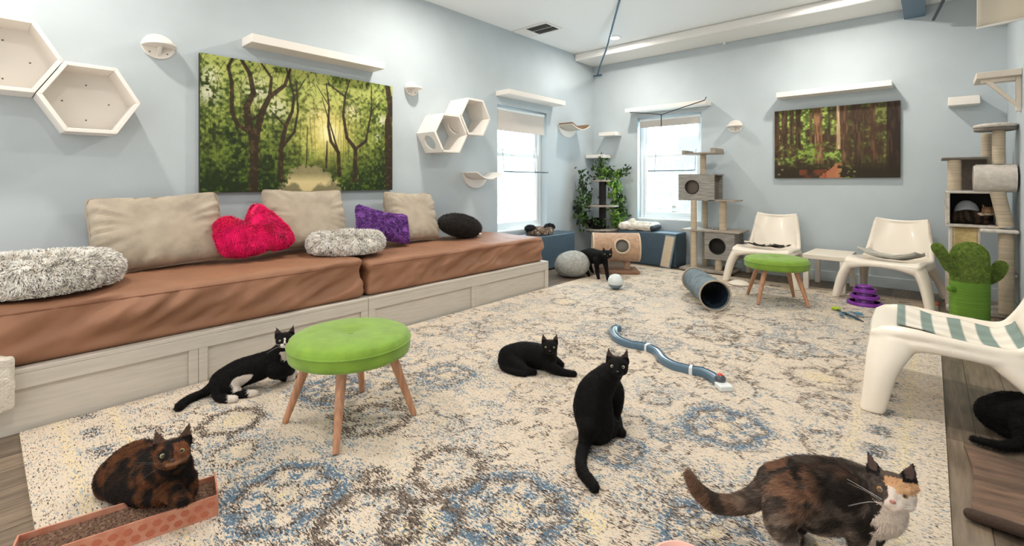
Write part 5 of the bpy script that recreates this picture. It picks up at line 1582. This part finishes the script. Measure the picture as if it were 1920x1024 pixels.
for i, p in enumerate(mb.v): mb.v[i] = (p[0], p[1], p[2] + .005 * (rng.random() - .5) + .002 * math.sin(p[1] * 900))
mb.build('corrugated_fill', M('corrugated_board', (150, 118, 96), .95, col2=(86, 64, 52), vscale=120), e, smooth=False)
MB().box((L0 + .006, -hw_ + .006, 0), (L1 - .006, hw_ - .006, .045)).build('fill_block', M('corrugated_board'), e, smooth=False)
# ---------------------------------------------------------------- cats
CATS = {}
CATS['sit']=((-1.099,1.806),(0.085,-0.020,0.330),(-0.46,-2.06,0.80),[[(-0.008,-0.02,0.072,0.082),(-0.02,-0.01,0.142,0.088),(-0.005,0.01,0.203,0.078),(0.042,0.02,0.258,0.06),(0.077,0.01,0.3,0.044)],
 [(0.047,0.06,0.229,0.056),(0.092,0.1,0.163,0.05),(0.089,0.11,0.084,0.046)],
 [(0.094,0.11,0.134,0.036),(0.115,0.14,0.033,0.022),(0.105,0.05,0.029,0.019)],
 [(0.063,0.13,0.125,0.034),(0.085,0.16,0.023,0.022),(0.08,0.068,0.029,0.019)],
 [(0.042,0,0.059,0.058),(0.084,0.02,0.03,0.036),(0.107,-0.006,0.03,0.02)],
 [(-0.048,-0.08,0.096,0.05),(-0.072,-0.101,0.035,0.026),(-0.098,-0.189,0.033,0.023),(-0.109,-0.278,0.032,0.022),(-0.092,-0.335,0.031,0.021),(-0.077,-0.375,0.029,0.019)]])
CATS['loaf']=((-1.788,2.210),(0.093,-0.080,0.171),(-0.22,-2.76,0.96),[[(-0.141,0.02,0.074,0.07),(-0.057,0.04,0.077,0.08),(0.027,0.02,0.078,0.075),(0.075,-0.02,0.08,0.062),(0.095,-0.05,0.129,0.044)],
 [(0.087,-0.04,0.068,0.055),(0.102,-0.08,0.052,0.034),(0.165,-0.107,0.032,0.022),(0.231,-0.121,0.028,0.018)],
 [(0.125,0.04,0.044,0.035),(0.167,0.005,0.032,0.022)],
 [(-0.122,-0.02,0.061,0.055),(-0.051,-0.089,0.037,0.028),(0.002,-0.098,0.028,0.018)],
 [(-0.186,0.02,0.052,0.03),(-0.172,-0.039,0.03,0.02),(-0.11,-0.098,0.028,0.018),(-0.052,-0.122,0.026,0.015)]])
CATS['tux']=((-2.714,0.935),(0.209,0.000,0.298),(1.20,-2.50,0.83),[[(-0.113,0,0.075,0.068),(-0.051,0.04,0.104,0.074),(0.033,0.07,0.126,0.072),(0.115,0.08,0.163,0.062),(0.174,0.06,0.226,0.044)],
 [(0.144,0.05,0.123,0.055),(0.165,0.08,0.117,0.05)],
 [(-0.102,-0.04,0.075,0.05),(-0.093,-0.077,0.036,0.027),(-0.039,-0.1,0.03,0.02),(-0,-0.096,0.028,0.018)],
 [(-0.072,-0.03,0.071,0.045),(-0.009,-0.043,0.032,0.022),(0.036,-0.039,0.03,0.02),(0.066,-0.029,0.028,0.018)],
 [(0.15,0.05,0.128,0.035),(0.133,0.158,0.032,0.022),(0.171,0.167,0.028,0.018)],
 [(0.183,0.06,0.13,0.035),(0.159,0.218,0.032,0.022),(0.205,0.212,0.028,0.018)],
 [(-0.133,-0.04,0.075,0.032),(-0.198,-0.043,0.032,0.022),(-0.227,-0.113,0.031,0.021),(-0.217,-0.189,0.032,0.022)]])
CATS['tortie']=((-2.069,0.385),(0.200,-0.140,0.257),(1.09,-1.52,0.87),[[(-0.128,0.06,0.06,0.08),(-0.066,0.05,0.092,0.094),(0.041,-0.01,0.113,0.08),(0.143,-0.08,0.162,0.07),(0.166,-0.1,0.204,0.055)],
 [(0.162,-0.09,0.154,0.06),(0.162,-0.1,0.13,0.055)],
 [(-0.04,-0.02,0.088,0.065),(0.07,-0.09,0.097,0.04),(0.16,-0.14,0.118,0.022)],
 [(0.21,-0.1,0.139,0.04),(0.229,-0.11,0.11,0.026),(0.235,-0.16,0.121,0.02)],
 [(0.184,-0.13,0.141,0.036),(0.233,-0.17,0.138,0.022),(0.272,-0.19,0.141,0.018)],
 [(-0.156,0.04,0.05,0.04),(-0.078,-0.03,0.057,0.025),(0.035,-0.09,0.07,0.02)]])
CATS['calico']=((-0.219,1.677),(0.082,-0.120,0.294),(-1.03,-1.28,0.84),[[(-0.12,0.05,0.192,0.07),(-0.068,0.03,0.202,0.087),(-0.002,0.02,0.204,0.09),(0.041,-0.02,0.23,0.08),(0.07,-0.05,0.246,0.062),(0.082,-0.07,0.255,0.046)],
 [(-0.035,0.02,0.172,0.085),(0.032,0,0.177,0.08),(0.065,-0.04,0.189,0.07),(0.085,-0.07,0.202,0.058),(0.087,-0.09,0.238,0.05)],
 [(-0.134,0,0.193,0.066),(-0.166,-0.02,0.136,0.04),(-0.135,-0.01,0.079,0.026),(-0.18,-0.07,0.03,0.02),(-0.169,-0.083,0.03,0.02)],
 [(-0.059,0.1,0.126,0.06),(-0.034,0.1,0.075,0.038),(-0.059,0.12,0.01,0.026),(-0.085,0.07,0.03,0.02),(-0.069,0.059,0.03,0.02)],
 [(0.035,-0.05,0.204,0.055),(0.038,-0.06,0.142,0.036),(0.051,-0.05,0.066,0.026),(0.009,-0.111,0.03,0.02),(0.024,-0.119,0.031,0.021)],
 [(0.118,0.02,0.156,0.05),(0.149,0.03,0.092,0.034),(0.144,0.04,0.036,0.024),(0.093,-0.023,0.03,0.02),(0.103,-0.034,0.031,0.021)],
 [(-0.135,0.07,0.191,0.045),(-0.183,0.08,0.144,0.032),(-0.242,0.09,0.114,0.028),(-0.301,0.1,0.111,0.026),(-0.352,0.1,0.145,0.022),(-0.378,0.1,0.185,0.016),(-0.386,0.1,0.206,0.012)]])
CATS['walk']=((-2.981,4.841),(0.115,-0.180,0.304),(-1.10,-5.42,0.83),[[(-0.111,0.1,0.249,0.07),(-0.036,0.05,0.269,0.075),(0.035,-0.05,0.266,0.07),(0.084,-0.12,0.289,0.05)],
 [(-0.028,0.02,0.229,0.065),(0.046,-0.06,0.23,0.062)],
 [(-0.111,0.06,0.223,0.055),(-0.114,0.04,0.124,0.03),(-0.069,0.001,0.03,0.02)],
 [(-0.056,0.12,0.213,0.05),(-0.034,0.14,0.119,0.026),(0.011,0.211,0.028,0.018)],
 [(0.007,-0.1,0.224,0.04),(0.007,-0.1,0.124,0.024),(0.016,-0.155,0.03,0.02)],
 [(0.094,-0.1,0.236,0.04),(0.111,-0.14,0.132,0.024),(0.108,-0.245,0.03,0.02)],
 [(-0.13,0.15,0.254,0.03),(-0.151,0.32,0.195,0.024),(-0.174,0.4,0.168,0.02)]])
CATS['dark']=((0.251,2.961),(0.072,-0.070,0.174),(-2.22,-1.98,0.96),[[(0.052,0.1,0.079,0.075),(0.064,0.05,0.104,0.09),(0.081,0,0.128,0.085),(0.072,-0.05,0.153,0.06)],
 [(0.03,0.07,0.058,0.05),(0.026,0.013,0.035,0.026),(0.069,0.01,0.03,0.02)],
 [(0.049,-0.05,0.119,0.04),(0.031,-0.076,0.032,0.022),(0.009,-0.112,0.03,0.02)],
 [(0.026,-0.03,0.086,0.04),(-0.003,-0.056,0.032,0.022),(-0.089,-0.074,0.028,0.018),(-0.134,-0.052,0.027,0.017),(-0.164,-0.014,0.025,0.014)]])
def head_mb(mb, M4, s, ear_tilt=0):
    """head frame: x towards the nose, y to the cat's left, z up"""
    def el(c, r): mb.ell(tuple(q * s for q in c), tuple(q * s for q in r), 20, 14, mat=M4)
    el((0, 0, .002), (.047, .0445, .041)); el((.008, .021, -.010), (.028, .021, .020)); el((.008, -.021, -.010), (.028, .021, .020))
    el((.038, .0095, -.016), (.0165, .0125, .011)); el((.038, -.0095, -.016), (.0165, .0125, .011)); el((.034, 0, -.026), (.014, .0105, .0075))
    mb.tube([(.028 * s, 0, .015 * s), (.044 * s, 0, .001 * s), (.0515 * s, 0, -.009 * s)], [.0135 * s, .0095 * s, .0062 * s], 12, cap='round', mat=M4)
    for k in (-1, 1):
        mb.tube([(.031 * s, k * .010 * s, .019 * s), (.028 * s, k * .030 * s, .017 * s)], .0075 * s, 10, cap='round', mat=M4)
        # ear: concave triangular shell
        A, B, T_, C = (.012, k * .006, .034), (-.004, k * .054, .010), (.003, k * .044, .085), (-.026, k * .026, .026)
        mid = (.001, k * .032, .040)
        vs = [tuple(q * s for q in p) for p in (A, B, T_, C, mid)]
        f = [(0, 4, 2), (4, 1, 2), (1, 3, 2), (3, 0, 2), (0, 1, 4), (0, 3, 1)]
        if k < 0: f = [x[::-1] for x in f]
        mb.add(vs, f, 0, M4)
    return mb

EYE_D = M('eye_pupil', (6, 6, 8), .08, coat=1)
def eye_mesh(name, iris, s, parent, M4, k, pr=.42):
    rings, seg = 14, 24
    vs, fs, mi = [], [], []
    for i in range(rings + 1):
        t = math.pi / 2 * i / rings * 1.6
        for j in range(seg):
            a = 2 * math.pi * j / seg
            vs.append((math.cos(t), math.sin(t) * math.cos(a), math.sin(t) * math.sin(a)))
    mb = MB()
    fdir = Matrix.Rotation(k * R(16), 4, 'Z') @ Matrix.Rotation(R(-4), 4, 'Y')
    T_ = M4 @ Matrix.Translation((.0325 * s, k * .0195 * s, .006 * s)) @ fdir @ Matrix.Diagonal((.0100 * s, .0098 * s, .0082 * s, 1))
    mb.v = [tuple(T_ @ Vector(v)) for v in vs]
    for i in range(rings):
        for j in range(seg):
            q = (i * seg + j, i * seg + (j + 1) % seg, (i + 1) * seg + (j + 1) % seg, (i + 1) * seg + j)
            mb.f.append(q)
            t = math.sin(math.pi / 2 * (i + .5) / rings * 1.6)
            mb.m.append(0 if (t < pr and i < rings / 2) else (1 if t < .9 and i < rings * .62 else 2))
    o = mb.build(name, [EYE_D, iris, EYE_D], parent, angle=180)
    return o

def cat(key, label, name='cat', col=None, fur_n=20000, fur_l=.010, fur_w=.0014, eye=(196, 200, 110), s=1.0, headdir=None, z_at=0, nose=(60, 44, 44), voxel=.0045, whisk=None, pitch=.55, turn=0, parent_loc=None, pr=.5, roll=0):
    (ox, oy), hp, hv, chains = CATS[key]
    rz = YAW
    if parent_loc: ox, oy, z_at, rz = parent_loc
    e = empty(name, label, 'cat', (ox, oy, z_at), rz)
    hv = Vector(headdir if headdir else hv); hv.z *= pitch; hv.normalize()
    hv = Matrix.Rotation(turn, 3, 'Z') @ hv
    up = Vector((0, 0, 1)); up = (up - hv * up.dot(hv)).normalized(); lf = up.cross(hv)
    M4 = Matrix((hv, lf, up)).transposed().to_4x4() @ Matrix.Rotation(roll, 4, 'X'); hp = tuple(Vector(hp) + hv * .018 * s); M4.translation = Vector(hp)
    mb = MB()
    for ch in chains:
        mb.tube([c[:3] for c in ch], [c[3] for c in ch], 18, sub=5, cap='round')
    # neck to skull
    nb = Vector(chains[0][-1][:3]); mb.tube([nb, Vector(hp) - hv * .01 * s], [chains[0][-1][3], .034 * s], 16, sub=2, cap='round')
    head_mb(mb, M4, s)
    H = np.array(hp)
    def wf(c): return np.clip((np.linalg.norm(c - H, axis=1) - .045 * s) / (.03 * s), 0, 1)
    me = remeshed(mb, voxel, 2, wf, 14)
    co = co_of(me); co[:, 2] = np.maximum(co[:, 2], .0125 if not parent_loc else co[:, 2])
    me.vertices.foreach_set('co', co.ravel())
    Mi = np.array(M4.inverted()); hc = (np.c_[co, np.ones(len(co))] @ Mi.T)[:, :3] / s
    near = (np.linalg.norm(hc * [1, 1, np.array(1.0)], axis=1) < .098) & ((hc[:, 2] > -.034) | (hc[:, 0] > .02))
    cols = lin(col(co, hc, near))
    # inside of the ears
    front = near & (hc[:, 2] > .036) & (hc[:, 0] > .0)
    c_spine = np.array([c[:3] for c in chains[0]])
    tail = -np.array([c_spine[-1] - c_spine[0]]) ; tail /= np.linalg.norm(tail)
    def comb(p):
        d = np.tile(tail, (len(p), 1)); d[:, 2] -= .35
        q = (np.c_[p, np.ones(len(p))] @ Mi.T)[:, :3] / s
        nr = np.linalg.norm(q, axis=1) < .11
        loc = np.stack([-np.ones(nr.sum()) * .7, q[nr][:, 1] * 14, q[nr][:, 2] * 10], 1)
        d[nr] = loc @ np.array(M4.to_3x3()).T
        return d
    def lf_(p):
        q = (np.c_[p, np.ones(len(p))] @ Mi.T)[:, :3] / s
        r_ = np.linalg.norm(q, axis=1)
        k = np.where(r_ < .075, .38, 1.0); k = np.where((q[:, 2] > .035) & (r_ < .13), .3, k)
        ex = (q[:, 0] > .022) & (np.abs(np.abs(q[:, 1]) - .0195) < .014) & (np.abs(q[:, 2] - .006) < .012)
        k = np.where(ex, .02, k)
        k = np.where((q[:, 0] > .04) & (r_ < .075), .12, k)
        return k
    if fur_n:
        me = furred(me, cols, fur_n, fur_l, fur_w, comb, .22, 5, jit=.16, lenfn=lf_)
    else:
        set_col(me, cols); me.shade_smooth()
    mobj('body', me, FUR, e)
    iris = M('iris_%d_%d_%d' % eye, eye, .12, coat=1, spec=.6)
    for k in (-1, 1): eye_mesh('eye', iris, s, e, M4, k, pr)
    MB().ell((.0565 * s, 0, -.0095 * s), (.004 * s, .0058 * s, .004 * s), 12, 8, mat=M4).build('nose', M('nose_%d_%d' % nose[:2], nose, .4), e)
    if whisk:
        w_ = MB(); rg = random.Random(2)
        for k in (-1, 1):
            for i in range(5):
                a = rg.uniform(-.35, .3)
                w_.tube([(.045 * s, k * .014 * s, (-.014 - .002 * i) * s), (.042 * s, k * .045 * s, (-.014 + a * .04) * s), (.025 * s, k * .085 * s, (-.02 + a * .1) * s)], [.00025 * s, .0002 * s, .0001 * s], 4, sub=3, mat=M4)
        w_.build('whiskers', M('whisker_' + whisk, (235, 232, 226) if whisk == 'w' else (90, 86, 80), .5), e)
    return e, M4

def blackc(co, hc, near):
    c = np.tile(np.array([[9, 8, 8.]]), (len(co), 1))
    c = c + (vn(co, 14, 3)[:, None] - .4) * np.array([[9, 7, 6.]])
    ear = near & (hc[:, 2] > .04) & (hc[:, 0] > -.004) & (np.abs(hc[:, 1]) < .046)
    c[ear] = (66, 54, 52)
    return np.clip(c, 3, 255)

def tuxc(co, hc, near):
    c = blackc(co, hc, near)
    wht = np.array([226, 216, 206.])
    # head: white muzzle and slim blaze
    c[near & (hc[:, 0] > .03) & (hc[:, 2] < -.008) & (np.abs(hc[:, 1]) < .02)] = wht
    c[near & (hc[:, 0] > .03) & (np.abs(hc[:, 1]) < .004) & (hc[:, 2] < .02)] = wht
    c[near & (hc[:, 2] < -.028) & (hc[:, 0] > -.01)] = wht
    return c

def tortc(co, hc, near):
    n1, n2, n3 = fbm(co, 9, 71, 3), fbm(co, 30, 81, 3), fbm(co * [1, 1, 1], 70, 91, 2)
    c = np.tile(np.array([[26, 19, 16.]]), (len(co), 1))
    o = np.clip((n1 * .55 + n2 * .45 - .47) * 12, 0, 1)[:, None]
    # rump side is warmer
    g = np.clip((-co[:, 0] + .02) * 6, 0, 1)[:, None] * .75
    o = np.clip(o + g * (n2[:, None] > .42) * .8, 0, 1)
    c = c * (1 - o) + np.array([[104, 62, 34.]]) * o * (.6 + .7 * n3[:, None])
    c = c * (.9 + 0 * o)
    h = near
    lf = h & (hc[:, 1] > .004) & (hc[:, 0] > .01) & (hc[:, 2] < .03) & (n1 > .4)
    c[lf] = np.array([112, 68, 44.]) * (.6 + .8 * n3[lf])[:, None]
    m_ = h & (hc[:, 0] > .03) & (hc[:, 2] < -.015) & (hc[:, 2] > -.024) & (hc[:, 1] > -.016)
    c[m_] = np.array([138, 100, 76.]) * (.6 + .7 * n3[m_])[:, None]
    c[h & (hc[:, 0] > .03) & (np.hypot(np.abs(hc[:, 1]) - .0195, hc[:, 2] - .006) < .014) & (hc[:, 1] < 0)] = (20, 16, 14)
    ear = h & (hc[:, 2] > .04) & (hc[:, 0] > -.004) & (np.abs(hc[:, 1]) < .046)
    c[ear] = (88, 68, 58)
    return np.clip(c, 6, 255)

def calic(co, hc, near):
    n1, n2, n3 = fbm(co, 10, 171, 3), fbm(co * [.7, 1, 1], 42, 181, 3), fbm(co, 110, 191, 2)
    c = np.tile(np.array([[82, 71, 64.]]), (len(co), 1)) * (.6 + .8 * n3[:, None])
    o = np.clip((n2 - .5) * 12, 0, 1)[:, None] * .7
    c = c * (1 - o) + np.array([[150, 130, 114.]]) * o * (.75 + .5 * n3[:, None])
    # black blotches
    b = np.clip((.46 - n1 + (n2 - .5) * .5) * 12, 0, 1)[:, None]
    c = c * (1 - b * .75) + np.array([[24, 20, 18.]]) * b * .75
    # ginger: rump, back line, shoulder
    x, z = co[:, 0], co[:, 2]
    g = np.clip(1 - np.hypot(x + .13, (z - .25) * .9) / .085, 0, 1) * 1.5 * (n2 > .42) + np.clip((z - .265) * 14, 0, 1) * (x < .03) * .7 + np.clip(1 - np.hypot(x - .125, z - .22) / .03, 0, 1) * 1.5
    g = np.clip(g * (n2 * 3.4 - .95), 0, .8)[:, None]
    g[(z > .31)] *= .5
    c = c * (1 - g) + np.array([[146, 104, 80.]]) * g * (.8 + .4 * n3[:, None])
    tl = np.clip((-x - .2) * 12, 0, 1)[:, None]
    st = (np.sin(x * 70 + z * 30) > .1)[:, None] * tl
    c = c * (1 - tl * .7) + (np.array([[128, 94, 72.]]) * (1 - st) + np.array([[70, 58, 50.]]) * st) * tl * .7
    wht = np.array([222, 206, 192.])
    low = np.clip((.13 - z) * 16, 0, 1)
    hind = (x < -.02)
    k = (low * hind * (n1 < .55))[:, None]; c = c * (1 - k) + wht * k
    chest = (x > .045 + .03 * (n2 - .5)) & (z > .1) & (hc[:, 2] < -.014) & (co[:, 1] < .03) & (z < .3) & (x > .2 * (z - .2))
    c[chest] = wht
    # face
    h = near
    fz, fy, fx = hc[:, 2], hc[:, 1], hc[:, 0]
    face = h & (fx > -.012) & (np.abs(fy) < .054) & (fz > -.05)
    c[h & ~face] = c[h & ~face] * .9
    c[face & (fz < .03)] = wht
    gray = face & (fy < -.007 - np.clip(-fz, 0, 1) * .55) & (fz > -.022) & (fz < .04)
    c[gray] = np.array([74, 64, 58.]) * (.55 + .8 * n3[gray])[:, None]
    org = face & (fy > .008) & (fz > .008) & (fz < .05)
    c[org] = np.array([214, 168, 126.]) * (.85 + .25 * n3[org])[:, None]
    c[face & (np.abs(fy) < .012) & (fz > .018) & (fz < .05)] = (206, 158, 118)
    c[h & (fz > .036) & (np.abs(fy) < .02)] = (92, 78, 68)
    ear = h & (fz > .03) & (np.abs(fy) > .02)
    c[ear] = (30, 26, 25)
    ei = ear & (fx > .0) & (fz > .038) & (fz < .07) & (np.abs(fy) > .026) & (np.abs(fy) < .042)
    c[ei] = (92, 74, 68)
    sd = h & (fx < .0) & (fy > .0) & (fz < .01) & (fz > -.02)
    c[sd] = (214, 172, 140)
    return np.clip(c, 8, 255)

def tabc(co, hc, near):
    n3 = fbm(co, 60, 9, 2); st = np.sin(co[:, 0] * 130 + 6 * vn(co, 12, 2))
    c = np.tile(np.array([[64, 50, 38.]]), (len(co), 1)) * (.7 + .6 * n3[:, None])
    c[st > .1] *= .4
    f = near & (hc[:, 0] > .0) & (np.linalg.norm(hc, axis=1) < .07)
    c[f] = np.array([134, 104, 76.]) * (.6 + .7 * n3[f])[:, None]
    c[f & (hc[:, 2] < -.014)] = (196, 178, 156)
    c[f & (np.sin(hc[:, 1] * 420) > .3) & (hc[:, 2] > .018)] = (50, 38, 28)
    return c

cat('sit', 'black cat sitting upright with its back turned, looking round at the camera', col=blackc, fur_n=32000, fur_l=.008, eye=(208, 206, 172), s=1.03, pitch=.5)
cat('loaf', 'black cat lying on the rug with one front leg stretched out', col=blackc, fur_n=22000, fur_l=.008, eye=(176, 176, 110), s=1.02, pitch=.4)
def tux2(co, hc, near):
    c = tuxc(co, hc, near); wht = np.array([222, 212, 202.])
    x, y, z = co[:, 0], co[:, 1], co[:, 2]
    n = vn(co, 30, 4) - .5
    c[(z < .06) & (x > .048 + n * .02) & (y < .02)] = wht * 1.0
    k = (np.hypot(x - .01, (z - .075) * 1.2) < .05 + n * .03) & (y < 0) ; c[k] = wht
    c[(x > .13) & (y < .06) & (np.hypot((x - .2) * 1.5, z - .205) < .035 + n * .02) & ~near] = wht
    c[(x > -.13) & (x < -.08) & (z < .045) & (y < -.02)] = wht
    # black lower hind legs with white paws
    lg = (z < .05) & (x > -.13) & (x < .04)
    c[lg] = (16, 14, 14)
    for ch in CATS['tux'][3][2:6]:
        p = ch[-1]; c[np.hypot(co[:, 0] - p[0], co[:, 1] - p[1]) < .03] = wht
    return c
cat('tux', 'black and white tuxedo cat lying on its side by the bench front', col=tux2, fur_n=30000, fur_l=.009, eye=(150, 160, 110), s=1.0, pitch=.35, whisk='w')
cat('tortie', 'dark tortoiseshell cat crouching on the cardboard scratcher tray at lower left', col=tortc, fur_n=60000, fur_l=.012, fur_w=.0016, eye=(150, 146, 84), s=1.1, voxel=.004, whisk='d', pitch=.75)
cat('calico', 'calico cat with white chest walking right across the foreground, tail out', col=calic, fur_n=100000, fur_l=.014, fur_w=.0013, eye=(156, 112, 62), s=1.14, voxel=.004, whisk='w', nose=(178, 120, 108), pitch=.6, pr=.3, roll=.06)
cat('walk', 'black cat standing on the rug in front of the carpeted barrel', col=blackc, fur_n=8000, fur_l=.009, fur_w=.002, eye=(190, 190, 130), s=1.2, pitch=.3, voxel=.006)
cat('dark', 'dark cat crouching in shade under the nearest white chair, tail on floor', col=blackc, fur_n=16000, fur_l=.014, eye=(176, 176, 110), s=1.0, headdir=(1, .2, 0))
CATS['tab'] = ((0, 0), (.135, -.03, .112), (-.25, -1, .0), [[(-.07, .02, .05, .05), (0, .02, .06, .062), (.07, .0, .06, .055), (.12, -.01, .075, .04)], [(.05, -.05, .03, .03), (.12, -.07, .02, .018)]])
cat('tab', 'brown tabby cat lying inside the open box of the beige cat tree', col=tabc, fur_n=9000, fur_l=.01, fur_w=.002, eye=(150, 110, 50), s=.95, parent_loc=(.235, 5.75, .768, R(4)), voxel=.006)
CATS['leafy'] = ((0, 0), (-.1, -.06, .1), (.3, -1, .0), [[(.1, .02, .06, .06), (.02, .02, .085, .08), (-.06, .0, .08, .065), (-.09, -.03, .09, .045)], [(.05, -.05, .03, .04), (-.05, -.08, .03, .02)]])
cat('leafy', 'black cat curled on the lowest shelf of the leafy cat tree', col=blackc, fur_n=3000, fur_l=.01, fur_w=.002, eye=(120, 120, 70), s=.9, parent_loc=(-3.67, 5.98, .453, R(30)), voxel=.008)
